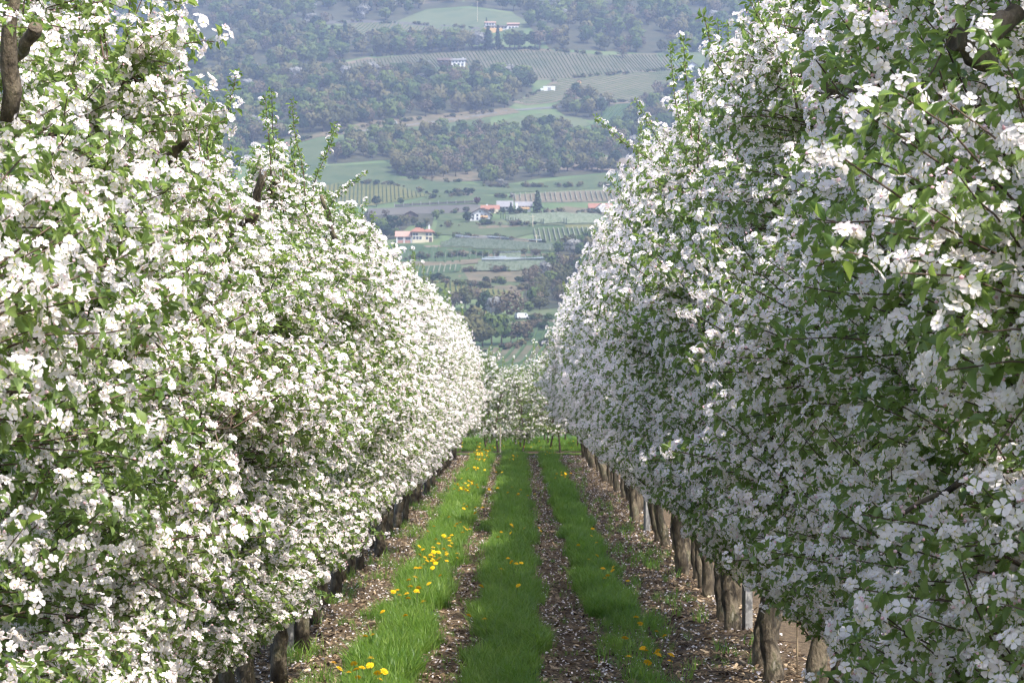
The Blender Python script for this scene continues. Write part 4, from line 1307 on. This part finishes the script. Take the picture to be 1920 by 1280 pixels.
    # upright shoots above the crown
    for k in range(shoots):
        ang = r.uniform(0, 6.3)
        z0 = H * r.uniform(.80, .95)
        a_ = float(crown_a(z0, H)) * r.uniform(.2, .9)
        s = np.array([math.cos(ang) * a_, math.sin(ang) * b * .8, z0])
        L_ = r.choice((.3, .5, .5, .9)) * r.uniform(.8, 1.15) * H / 4
        d = np.array([r.uniform(-.28, .28) + .1 * math.cos(ang), r.uniform(-.25, .25), 1.0]); d /= np.linalg.norm(d)
        bend = np.array([r.uniform(-.1, .1), r.uniform(-.1, .1), 0])
        fn = lambda u: s + d * L_ * u + bend * u * u
        us = np.linspace(0, 1, 6)
        tw.tube([fn(u) for u in us], [.0048 - .0034 * u for u in us], 4 if lod == 0 else 3, caps=False)
        m = int(L_ / .030)
        fl = r.uniform(.2, .8)
        for i in range(m):
            u = (i + .6) / m
            p = fn(u)
            ax = np.array([math.cos(i * 2.4), math.sin(i * 2.4), .75])
            R_ = frame(ax, r.uniform(0, 6))
            if r.random() < fl * (1 - .7 * u):
                D['sites'].append(('bl', r.randrange(7), p + R_[:, 2] * .015, R_, r.uniform(.6, .85)))
            D['sites'].append(('sm', r.randrange(4), p + R_[:, 2] * .008, R_, r.uniform(.65, 1.05)))
    if tw.v:
        D['twigs'] = tw.mesh('twigs', [M['twig']], True)
    sites = D['sites']
    if lod == 0:
        # the clusters that stand out towards the lane become objects of their own
        cand = [i for i, s in enumerate(sites) if s[0] in ('bl', 'ls') and s[2][0] > .3]
        cand.sort(key=lambda i: -sites[i][2][0] / (0.15 + float(crown_a(min(sites[i][2][2], H), H))) + r.uniform(0, .25))
        pick = set(cand[:120])
        for i in list(pick):
            if sites[i][0] == 'bl': pick.add(i + 1)
        D['single'] = [sites[i] for i in sorted(pick)]
        D['rest'] = [s for i, s in enumerate(sites) if i not in pick]
    for nm, kinds, mats in (('blossoms', ('bl',), B_MATS), ('leaves', ('lr', 'ls', 'sm'), L_MATS)):
        D[nm] = raw_mesh(nm, *merge(sites, lod, kinds)[:2], mats, merge(sites, lod, kinds)[2], True)
        if lod == 0:
            v, f, mi = merge(D['rest'], lod, kinds)
            D[nm + '_rest'] = raw_mesh(nm, v, f, mats, mi, True)
    return D


NEAR = [make_variant(0, 100 + k, n_twigs=640, shoots=4, pitch=.058) for k in range(3)]
FAR = [make_variant(1, 200 + k, n_twigs=470, shoots=4, pitch=.072) for k in range(4)]
YOUNG = [make_variant(1, 300 + k, H=2.5, n_twigs=290, shoots=5, b=.62, pitch=.085, thin=.9, leafy0=.42) for k in range(3)]


def grow(D, loc, rz, scale, label, group, singles=False):
    root = empty('apple_tree', loc, rz, scale)
    tag(root, label, 'tree', group)
    link('trunk', D['trunk'], root)
    for lm in D['limbs']:
        link('branch', lm, root)
    tag(link('twigs', D['twigs'], root), kind='stuff')
    sfx = '_rest' if singles else ''
    tag(link('blossoms', D['blossoms' + sfx], root), kind='stuff')
    tag(link('leaves', D['leaves' + sfx], root), kind='stuff')
    if singles:
        for kd, i, p, R_, s in D['single']:
            me = PROTO[kd, i]
            c = link(me.name.split('.')[0], me, root)
            c.matrix_local = Matrix.Translation(Vector(p)) @ Matrix(R_.tolist()).to_4x4() @ Matrix.Scale(s, 4)
    return root


ORD = ['first', 'second', 'third', 'fourth', 'fifth', 'sixth', 'seventh', 'eighth', 'ninth', 'tenth', 'eleventh', 'twelfth', 'thirteenth', 'fourteenth', 'fifteenth', 'sixteenth']
TREES = {}
for side, x0, sx, sz, dx in ((-1, -1.60, .84, .80, .05), (1, 1.72, 1.02, 1.05, .05)):
    r = random.Random(40 + side)
    y, k = 3.6, 0
    row = 'sunlit left row' if side < 0 else 'shaded right row'
    TREES[side] = []
    while y < 59.5:
        D = NEAR[(k * 2 + (k // 3)) % 3] if y < 19 else FAR[r.randrange(4)]
        face = 0 if side < 0 else math.pi
        # tree faces: local +x points to the lane
        rz = face + r.uniform(-.16, .16) 
        s = r.uniform(.92, 1.08) if y < 19 else r.uniform(.86, 1.13)
        sx_ = sx * (1.0 if side < 0 else float(np.interp(y, [3, 35, 55], [1, 1, 1.07])))
        zz = sz * s * r.uniform(.95, 1.06)
        if side < 0: zz *= float(np.interp(y, [3, 7.6, 8.6, 13, 17, 30], [1.0, .98, .88, .87, .90, .94]))
        else: zz *= float(np.interp(y, [3, 10, 12.5], [.90, .90, .97]))
        if k < 14:
            lab = '%s blossoming apple tree from the camera end of the %s' % (ORD[k], row)
        else:
            lab = 'white blossoming apple tree in the merged far stretch of the %s' % row
        t = grow(D, (x0 + r.uniform(-dx, dx) * 2.2, y, .18 if side < 0 else .05), rz, (sx_ * s, s, zz), lab, 'apple trees of the %s' % row, singles=(y < 12.6))
        TREES[side].append((y, t))
        y += r.choice((r.uniform(.62, .80), r.uniform(.85, 1.12)))
        k += 1
    TREES[side][-1][1]['label'] = 'last blossoming apple tree at the far end of the %s' % row

# the orchard block that closes the lane
r = random.Random(5)
n = 0
for j, Y in enumerate((62.0, 64.6, 68.2, 72.0)):
    x = -4.6 + r.uniform(0, .6)
    while x < 4.8:
        s = r.uniform(.86, 1.08)
        lab = ('slender young apple tree in the front row of the block across the lane end' if j == 0 else 'slender young apple tree in a rear row of the block across the lane end')
        grow(YOUNG[n % 3], (x, Y + r.uniform(-.1, .1), 0), r.uniform(0, 6.3), (s * .95, s * .95, s * r.uniform(.9, 1.06)), lab, 'apple trees across the end of the lane, ' + ('front row' if j == 0 else 'rear rows'))
        n += 1
        x += r.uniform(.62, 1.0)

# heavy pruned limbs that show in the photo, as parts of the trees they grow on
def pruned(px0, py0, px1, py1, X, r0, r1, bend=0.0):
    side = -1 if X < 0 else 1
    Y = FPX * X / ((px0 + px1) / 2 - VX)
    P0 = Vector(((px0 - VX) / FPX * Y, Y + .04, CAM_H - (py0 - VY) / FPX * Y))
    P1 = Vector(((px1 - VX) / FPX * Y, Y - .06, CAM_H - (py1 - VY) / FPX * Y))
    y, t = min(TREES[side], key=lambda q: abs(q[0] - Y))
    bpy.context.view_layer.update()
    mw = t.matrix_world.inverted()
    pts = []
    for i in range(6):
        u = i / 5
        q = P0.lerp(P1, u) + Vector((bend * 4 * u * (1 - u), 0, 0)) + Vector((math.sin(i * 2.1 + px0) * .008, 0, math.cos(i * 1.7 + px0) * .008))
        pts.append(mw @ q)
    m = MB()
    m.tube(pts, [(r0 + (r1 - r0) * i / 5) * (1 + .08 * math.sin(i * 2 + px1)) for i in range(6)] , 14, wob=.07, seed=int(px0))
    me = m.mesh('pruned_limb', [M['bark'], M['cutwood']], True)
    me.polygons[len(me.polygons) - 1].material_index = 1 if r0 > .027 and X < 0 and py1 > 200 else 0
    me.polygons[len(me.polygons) - 1].use_smooth = False
    o = link('pruned_limb', me, t)
    o['label'] = 'thick pruned limb with a sawn end'


pruned(1572, 250, 1548, 122, .99, .040, .048)
pruned(1565, 225, 1625, 125, 1.02, .032, .038, .02)
pruned(1860, 120, 1785, 75, 1.08, .022, .027)
pruned(1905, 20, 1850, 70, 1.05, .020, .024)
pruned(12, 230, 30, -60, -1.32, .030, .024)
pruned(24, 110, 75, 60, -1.30, .020, .024)
pruned(300, 310, 352, 264, -1.12, .020, .019)
pruned(470, 420, 496, 320, -1.22, .028, .022)
pruned(630, 455, 604, 365, -1.25, .022, .016)
pruned(430, 450, 480, 400, -1.2, .028, .024)
pruned(1700, 960, 1800, 895, 1.05, .006, .010, .012)


# named shoots rising above the crowns where the photo shows them
def shoot(pts_px, X, fl=.3, seed=0, r0=.0055):
    rr = random.Random(seed)
    b0, b1 = pts_px[0], pts_px[1]
    pts_px = [(b0[0] + (b0[0] - b1[0]) * .25, b0[1] + 75)] + list(pts_px)
    side = -1 if X < 0 else 1
    Y = FPX * X / (np.mean([p[0] for p in pts_px]) - VX)
    P = [np.array([(px - VX) / FPX * Y, Y - .03, CAM_H - (py - VY) / FPX * Y]) for px, py in pts_px]
    y, t = min(TREES[side], key=lambda q: abs(q[0] - Y))
    bpy.context.view_layer.update()
    mw = np.array(t.matrix_world.inverted())
    P = [mw[:3, :3] @ p + mw[:3, 3] for p in P]
    seg = np.array([0] + list(np.cumsum([np.linalg.norm(P[i + 1] - P[i]) for i in range(len(P) - 1)])))
    A = np.array(P)
    at = lambda d: np.array([np.interp(d, seg, A[:, k]) for k in range(3)])
    n_ = 9
    m = MB(); m.tube([at(seg[-1] * i / n_) for i in range(n_ + 1)], [r0 * (1 - .75 * i / n_) for i in range(n_ + 1)], 5, seed=seed)
    st = m.build('branch', M['twig'], t, True)
    sites = []
    k = int(seg[-1] / .028)
    for i in range(k):
        u = (i + .5) / k
        p = at(seg[-1] * u)
        R_ = frame(np.array([math.cos(i * 2.4), math.sin(i * 2.4), .7]), rr.uniform(0, 6))
        if rr.random() < min(.9, fl * 1.5) * (1 - .6 * u):
            sites.append(('bl', rr.randrange(7), p + R_[:, 2] * .018, R_, rr.uniform(.65, .9)))
        sites.append(('sm', rr.randrange(4), p + R_[:, 2] * .008, R_, rr.uniform(.65, 1.05)))
    for kd, i, p, R_, s in sites:
        c = link('blossom_cluster' if kd == 'bl' else 'leaf_spray', PROTO[kd, i], st)
        c.matrix_local = Matrix.Translation(Vector(p)) @ Matrix(R_.tolist()).to_4x4() @ Matrix.Scale(s, 4)


shoot([(330, 330), (345, 200), (335, 90), (322, 30)], -1.15, .6, 1)
shoot([(385, 300), (425, 230), (447, 135)], -1.15, .15, 2)
shoot([(392, 300), (385, 160)], -1.15, .1, 3)
shoot([(508, 290), (498, 180)], -1.15, .55, 4)
shoot([(570, 320), (553, 250), (548, 190)], -1.15, .4, 5)
shoot([(590, 340), (622, 270), (630, 232)], -1.15, .7, 6)
shoot([(620, 380), (655, 350), (688, 325)], -1.15, .6, 7)
shoot([(690, 470), (702, 400)], -1.2, .1, 8)
shoot([(1290, 300), (1265, 190), (1255, 85)], 1.0, .15, 9)
shoot([(1300, 290), (1288, 180), (1280, 70)], 1.0, .1, 10)
shoot([(1400, 200), (1340, 120), (1318, 30)], 1.0, .3, 11)
shoot([(1310, 240), (1320, 130)], 1.0, .2, 12)
shoot([(1250, 320), (1170, 270), (1112, 218)], 1.0, .55, 13)
shoot([(1270, 330), (1225, 250), (1192, 190)], 1.0, .6, 14)
shoot([(1110, 600), (1070, 560), (1055, 530)], .95, .5, 15)
shoot([(1180, 400), (1140, 330)], .95, .25, 16)
shoot([(1480, 130), (1430, 50), (1405, 5)], 1.0, .5, 17)


# ------------------------------------------------------------------ ground of the lane
def strip(name, xl, xr, y0, y1, z, mat, lab, edge=.05, nseg=None, nx=6, hump=.02):
    """a ground strip along the lane with uneven borders"""
    ys = [y0]
    while ys[-1] < y1: ys.append(min(y1, ys[-1] + .12 + .006 * ys[-1]))
    V, F = [], []
    p1, p2 = RNG.uniform(0, 6, 2)
    for i, y in enumerate(ys):
        a_ = (xl(y) if callable(xl) else xl) + edge * (math.sin(y * 2.1 + p1) * .6 + math.sin(y * 5.3 + p2) * .4 + RNG.normal(0, .25))
        b_ = (xr(y) if callable(xr) else xr) + edge * (math.sin(y * 1.8 + p2) * .6 + math.sin(y * 4.7 + p1) * .4 + RNG.normal(0, .25))
        for k in range(nx + 1):
            u = k / nx
            V.append((a_ + (b_ - a_) * u, y, z + (hump * (math.sin(u * math.pi) + .3 * math.sin(y * 3 + k)) if 0 < k < nx else 0)))
    for i in range(len(ys) - 1):
        for k in range(nx):
            q = i * (nx + 1) + k
            F.append((q, q + 1, q + nx + 2, q + nx + 1))
    o = link(name, raw_mesh(name, V, F, [mat], smooth=True))
    tag(o, lab, kind='structure')
    return o


def orchard_meadow():
    v = [(-40, 1, .004), (40, 1, .004), (40, 330, .004), (-40, 330, .004)]
    tag(link('meadow', raw_mesh('meadow', v, [(0, 1, 2, 3)], [M['turf']])), 'dark turf of the orchard floor', kind='structure')


orchard_meadow()
strip('mulch', -2.55, 2.65, 2.5, 60.3, .008, M['mulch'], 'brown mulch of bark and leaves under the trees', .05, hump=.0)
strip('track', -.72, -.22, 2.5, 60.0, .013, M['rut'], 'bare brown wheel track left of the middle grass', .03, hump=-.001)
strip('track', .08, .68, 2.5, 60.0, .013, M['rut'], 'bare brown wheel track right of the middle grass', .03, hump=-.001)
GRASS = [(-1.04, -.585, 0), (-.345, .215, 0), (.525, .98, 1)]
strip('verge', -1.00, -.66, 2.5, 60.2, .018, M['turf'], 'turf under the left grass strip', .05)
strip('verge', -.28, .13, 2.5, 60.2, .018, M['turf'], 'turf under the middle grass strip', .05)
strip('verge', .62, .91, 20.5, 60.2, .018, M['turf'], 'turf under the right grass strip', .06)
strip('headland', -6, 6, 60.0, 60.7, .020, M['turf'], 'grass headland across the end of the lane', .0)
strip('soil', -6, 6, 60.8, 63.2, .024, M['rut'], 'dark soil line under the front trees of the end block', .0, hump=0)


# grass tufts
def tuft_shape(seed, nb=16, h0=.07, h1=.19, spread=.055):
    r = random.Random(seed)
    V, F = [], []
    for k in range(nb):
        a_ = r.uniform(0, 6.3); q = spread * math.sqrt(r.random())
        x, y = math.cos(a_) * q, math.sin(a_) * q
        h = r.uniform(h0, h1); w = r.uniform(.0022, .0042)
        d = r.uniform(0, 6.3); bend = r.uniform(.2, 1.0) * h
        dx, dy = math.cos(d), math.sin(d)
        sx, sy = -dy * w, dx * w
        n = len(V)
        for u, ww in ((0, 1), (.4, .95), (.75, .65)):
            cx, cy_, cz = x + dx * bend * u * u, y + dy * bend * u * u, h * u * (1 - .18 * u)
            V += [(cx - sx * ww, cy_ - sy * ww, cz), (cx + sx * ww, cy_ + sy * ww, cz)]
        V.append((x + dx * bend, y + dy * bend, h * .82))
        F += [(n, n + 1, n + 3), (n, n + 3, n + 2), (n + 2, n + 3, n + 5), (n + 2, n + 5, n + 4), (n + 4, n + 5, n + 6)]
    return raw_mesh('grass_tuft', V, F, [M['grass']])


TUFTS = [tuft_shape(k) for k in range(5)] + [tuft_shape(20 + k, 12, .04, .10, .06) for k in range(2)]
P, R_, S, I = [], [], [], []


def add_tufts(n, fx, y0, y1, s0, s1, short=False, ypow=.75):
    for _ in range(n):
        y = y0 + (y1 - y0) * RNG.random() ** (1 / ypow)
        x = fx(y)
        if x is None: continue
        if x > .4 and y < 59 and RNG.random() < .75 * max(0, math.sin(y * 1.13 + 1) * math.sin(y * .37 + x * 4)): continue
        P.append((x, y, .012)); R_.append((RNG.normal(0, .1), RNG.normal(0, .1), RNG.uniform(0, 6.3)))
        s = RNG.uniform(s0, s1) * (1 + .28 * math.sin(x * 7 + y * 1.9) * math.sin(y * .83 + x * 3)); S.append((s, s, s * RNG.uniform(.8, 1.2)))
        I.append(RNG.integers(5, 7) if short else RNG.integers(0, 5))


def strip_x(a_, b_):
    def f(y):
        m = .05 * math.sin(y * 1.7 + a_ * 9) + .04 * math.sin(y * 4.1 + b_ * 7)
        
        if RNG.random() < .10: return (a_ if RNG.random() < .5 else b_) + m + RNG.normal(0, .035)
        return RNG.uniform(a_ + m, b_ + m)
    return f


def patchy(a_, b_):
    def f(y):
        x = RNG.uniform(a_, b_)
        v = math.sin(y * 3.1 + 1) + math.sin(x * 9 + y * 1.3) + math.sin(y * 7.3 + x * 5)
        return x if v > .65 else None
    return f


add_tufts(6500, strip_x(-1.00, -.66), 11, 60, .7, 1.15)
add_tufts(7000, strip_x(-.28, .13), 11, 60, .6, 1.05)
add_tufts(4600, strip_x(.60, .88), 19, 60, .7, 1.1)
add_tufts(650, patchy(.55, 1.1), 11, 24, .5, 1.0)
add_tufts(1100, patchy(-1.6, -.95), 11, 50, .4, .9)
add_tufts(250, patchy(.9, 1.5), 20, 58, .4, .9)
add_tufts(500, lambda y: RNG.uniform(.6, .95) if RNG.random() < (y - 15) / 6 else None, 15, 21, .6, 1.0)
add_tufts(160, lambda y: RNG.uniform(1.0, 1.7), 11, 40, .4, .8)
add_tufts(200, lambda y: RNG.uniform(-.60, -.34), 11, 60, .4, .7, True)
add_tufts(200, lambda y: RNG.uniform(.2, .54), 11, 60, .4, .7, True)
add_tufts(800, lambda y: RNG.uniform(-3.5, 3.5), 60.0, 60.7, .5, .9, True)
add_tufts(5200, lambda y: RNG.uniform(-5, 5), 63.3, 76, .7, 1.1)
add_tufts(2600, lambda y: RNG.choice((-1, 1)) * RNG.uniform(2.45, 4.6), 6, 40, .8, 1.4)
scatter('grass', P, R_, S, I, TUFTS, 'lush green grass growing in strips along the orchard lane', 'grass')


# wood chips, twigs and fallen petals
def chip_shape(seed):
    r = random.Random(seed)
    L_, w, h = r.uniform(.018, .038), r.uniform(.006, .013), r.uniform(.002, .005)
    c = r.uniform(-.006, .010)
    v = [(-L_, -w, 0), (-L_ * .2, -w * 1.15, c), (L_, -w * .6, 0), (L_ * 1.05, w * .7, .002), (-L_ * .1, w, c + .002), (-L_ * .9, w * .8, 0)]
    v += [(x, y, z + h) for x, y, z in v]
    f = [(0, 5, 4, 1), (1, 4, 3, 2), (6, 7, 10, 11), (7, 8, 9, 10)] + [(i, (i + 1) % 6, 6 + (i + 1) % 6, 6 + i) for i in range(6)]
    m = MB(); m.add(v, f)
    return m.mesh('wood_chip', [M['chip']])


def fallen_petal(seed):
    r = random.Random(seed)
    w, l, c = r.uniform(.006, .008), r.uniform(.008, .011), r.uniform(.002, .006)
    return raw_mesh('petal', [(0, -l, 0), (-w, .1 * l, c), (0, l, .3 * c), (w, .1 * l, c), (0, 0, 0)], [(0, 4, 1), (1, 4, 2), (2, 4, 3), (3, 4, 0)], [M['petal']], smooth=True)


def litter(n, y0, y1, ypow=.55):
    out = []
    while len(out) < n:
        y = y0 + (y1 - y0) * RNG.random() ** (1 / ypow)
        q = RNG.random()
        if q < .36: x = RNG.uniform(-1.9, -1.0)
        elif q < .50: x = RNG.uniform(-.68, -.26)
        elif q < .66: x = RNG.uniform(.12, .62)
        else: x = RNG.uniform(.95 if y > 19 else .5, 1.95)
        out.append((x, y, .013 + RNG.uniform(0, .008)))
    return out


NC = 44000
pts = litter(NC, 11, 60)
scatter('wood_chips', pts, np.stack([RNG.normal(0, .35, NC), RNG.normal(0, .35, NC), RNG.uniform(0, 6.3, NC)], -1),
        np.repeat(RNG.uniform(.35, 1.0, NC)[:, None], 3, 1), RNG.integers(0, 6, NC), [chip_shape(k) for k in range(6)],
        'brown wood chips and dead leaves covering the ground under the trees', 'mulch')
NP = 9500
pts = litter(NP, 11, 60)
scatter('fallen_petals', [(x, y, z + .008) for x, y, z in pts], np.stack([RNG.normal(0, .4, NP), RNG.normal(0, .4, NP), RNG.uniform(0, 6.3, NP)], -1),
        np.repeat(RNG.uniform(.8, 1.5, NP)[:, None], 3, 1), RNG.integers(0, 3, NP), [fallen_petal(k) for k in range(3)],
        'white petals fallen from the trees onto the brown mulch', 'petals')


def stick_shape(seed):
    r = random.Random(seed)
    p = [Vector((-.13, 0, .004))]
    for i in range(4): p.append(p[-1] + Vector((.065, r.uniform(-.02, .02), r.uniform(-.003, .008))))
    m = MB(); m.tube(p, [.004, .0036, .003, .0024, .0016], 4)
    q = p[2]; m.tube([q, q + Vector((.05, .035, .012)), q + Vector((.09, .05, .01))], [.0025, .002, .001], 3)
    return m.mesh('stick', [M['twig']])


NS = 480
pts = litter(NS, 11, 50)
scatter('fallen_twigs', pts, np.stack([RNG.normal(0, .08, NS), RNG.normal(0, .08, NS), RNG.uniform(0, 6.3, NS)], -1),
        np.repeat(RNG.uniform(.5, 1.4, NS)[:, None], 3, 1), RNG.integers(0, 4, NS), [stick_shape(k) for k in range(4)],
        'thin dead twigs lying on the mulch and in the tracks', 'twigs')


# ------------------------------------------------------------------ dandelions, each a flower of its own
def dandelion_head(seed):
    r = random.Random(seed)
    V, F = [(0, 0, .006)], []
    for ring, (q, z, n_) in enumerate(((.021, .001, 14), (.015, .006, 11), (.008, .009, 7))):
        for k in range(n_):
            a_ = 2 * math.pi * (k + r.uniform(-.2, .2)) / n_
            w = .0032
            b = len(V)
            qq = q * r.uniform(.85, 1.1)
            V += [(-math.sin(a_) * w + math.cos(a_) * qq * .25, math.cos(a_) * w + math.sin(a_) * qq * .25, .004 + ring * .002),
                  (math.sin(a_) * w + math.cos(a_) * qq * .25, -math.cos(a_) * w + math.sin(a_) * qq * .25, .004 + ring * .002),
                  (math.sin(a_) * w + math.cos(a_) * qq, -math.cos(a_) * w + math.sin(a_) * qq, z + r.uniform(0, .002)),
                  (-math.sin(a_) * w + math.cos(a_) * qq, math.cos(a_) * w + math.sin(a_) * qq, z + r.uniform(0, .002))]
            F.append((b, b + 1, b + 2, b + 3))
    m = MB(); m.add(V, F)
    return m.mesh('flower_head', [M['dandelion']])


HEADS = [dandelion_head(k) for k in range(3)]


def dandelion_stem(seed):
    r = random.Random(seed)
    a_ = r.uniform(0, 6.3); d = r.uniform(0, .05)
    p = [Vector((0, 0, 0)), Vector((math.cos(a_) * d * .3, math.sin(a_) * d * .3, .09)), Vector((math.cos(a_) * d, math.sin(a_) * d, .19))]
    m = MB(); m.tube(p, [.0028, .0024, .0022], 4)
    for k in range(4):
        b = r.uniform(0, 6.3); L_ = r.uniform(.06, .12); w = .012
        cx, sx = math.cos(b), math.sin(b)
        m.add([(0, 0, .004), (cx * L_ * .55 - sx * w, sx * L_ * .55 + cx * w, .05), (cx * L_, sx * L_, .03), (cx * L_ * .55 + sx * w, sx * L_ * .55 - cx * w, .05)], [(0, 3, 2, 1)])
    return m.mesh('dandelion', [M['stem']]), p[-1]


STEMS = [dandelion_stem(k) for k in range(4)]


def ground_px(px, py, z=.19):
    Y = FPX * (CAM_H - z) / (py - VY)
    return (px - VX) / FPX * Y, Y


SPOTS = []
for px, py in [(612, 1255), (645, 1262), (660, 1268), (672, 1270), (684, 1245), (700, 1272), (706, 1262), (718, 1274), (733, 1272), (686, 1262), (640, 1272), (655, 1252), (695, 1195), (722, 1150), (752, 1155), (800, 1140), (690, 1192), (760, 1108), (770, 1070), (783, 1066), (795, 1075), (808, 1062), (820, 1072), (830, 1078), (842, 1050), (852, 1046), (815, 1045), (790, 1048),
               (800, 1000), (815, 1010), (826, 1025), (838, 1012), (850, 1028), (862, 985), (870, 990), (878, 996), (885, 992), (846, 990), (858, 1005), (866, 978), (892, 968), (905, 958), (820, 985), (840, 972),
               (945, 996), (952, 998), (950, 992), (985, 990), (1005, 992), (1010, 995), (958, 990), (935, 1012), (954, 1048), (940, 1078), (962, 1106), (898, 1110), (915, 1165), (888, 1162),
               (1107, 998), (1108, 1004), (1112, 1020), (1105, 1048), (1124, 1084), (1145, 1078), (1158, 1070), (1168, 1090), (1126, 1046), (1082, 1022),
               (1184, 1168), (1190, 1174), (1212, 1174), (1226, 1182), (1238, 1190), (1160, 1204), (1208, 1222), (1214, 1224), (1228, 1220), (1232, 1236), (1244, 1238), (1262, 1240), (1186, 1236), (1200, 1258), (1244, 1242)]:
    SPOTS.append(ground_px(px, py))
while len(SPOTS) < 265:
    Y = RNG.uniform(19, 60)
    c = RNG.random()
    if c < .76: X = RNG.normal(-.80, .11)
    elif c < .88: X = RNG.uniform(-.30, .16)
    else: X = RNG.uniform(.58, .9)
    if math.sin(Y * .9 + X * 2) + math.sin(Y * .37) < .1: continue
    for q in range(RNG.integers(1, 4)):
        SPOTS.append((X + RNG.normal(0, .06), Y + RNG.normal(0, .2)))
while len(SPOTS) < 297:
    SPOTS.append((RNG.uniform(-1.6, 1.6), RNG.choice((RNG.uniform(60, 60.7), RNG.uniform(63.3, 66)))))
for k, (X, Y) in enumerate(SPOTS):
    me, tip = STEMS[k % 4]
    s = RNG.uniform(.88, 1.2)
    d = link('dandelion', me)
    d.location = (X, Y, .015)
    d.rotation_euler = (0, 0, RNG.uniform(0, 6.3))
    d.scale = (s, s, s)
    if Y > 59.5: lab, gr = 'yellow dandelion in the grass across the far end of the lane', 'dandelions at the lane end'
    elif X < -.5: lab, gr = 'yellow dandelion in the left grass strip of the lane', 'dandelions in the left strip'
    elif X < .35: lab, gr = 'yellow dandelion in the middle grass strip between the wheel tracks', 'dandelions in the middle strip'
    else: lab, gr = 'yellow dandelion in the patchy right grass strip of the lane', 'dandelions in the right strip'
    tag(d, lab, 'dandelion', gr)
    h = link('flower_head', HEADS[k % 3], d)
    h.location = tip
    h.rotation_euler = (RNG.normal(0, .35) + .15, RNG.normal(0, .3), RNG.uniform(0, 6))


# ------------------------------------------------------------------ stakes and posts among the trunks
def stake(name, X, Y, h, r_, mat, lab, square=False, lean=0.0):
    m = MB()
    m.tube([(0, 0, -.03), (lean * h * .5, 0, h * .5), (lean * h, 0, h)], [r_, r_ * .97, r_ * .94], 4 if square else 8, wob=.04, seed=int(Y * 10))
    o = m.build(name, mat, None, not square)
    o.location = (X, Y, 0)
    tag(o, lab, 'stake' if name == 'stake' else 'post')
    return o


stake('stake', (938 - VX) / FPX * 60.9, 60.9, .74, .022, M['stake'], 'pale wooden stake before the tree block closing the lane', True)
stake('stake', (1495 - VX) / FPX * 15.4, 15.4, .50, .006, M['cutwood'], 'thin orange cane stuck in the mulch beside the right trunks')
stake('post', (1401 - VX) / FPX * 18.2, 18.2, 2.6, .042, M['post'], 'grey concrete post between the trunks of the shaded right row', True)
stake('post', (540 - VX) / FPX * 16.6, 16.6, 2.2, .045, M['post'], 'grey concrete post between the trunks of the sunlit left row', True)
stake('post', -1.55, 31.0, 2.2, .045, M['post'], 'slim grey post farther down the sunlit left row', True)
stake('post', 1.62, 30.0, 2.6, .045, M['post'], 'slim grey post farther down the shaded right row', True)


# ------------------------------------------------------------------ the air
def haze(density):
    hv, nt, out = nodes_of('haze_air')
    pv = nt.nodes.new('ShaderNodeVolumePrincipled')
    pv.inputs['Color'].default_value = (0.55, 0.70, 1.0, 1)
    pv.inputs['Density'].default_value = density
    pv.inputs['Anisotropy'].default_value = 0.0
    nt.links.new(pv.outputs[0], out.inputs['Volume'])
    m = MB(); m.box(-1640, 1640, -80, 3930, -2, 1250)
    o = m.build('haze', hv)
    tag(o, 'pale blue haze filling the air over the valley', 'haze', kind='stuff')


haze(0.00018)
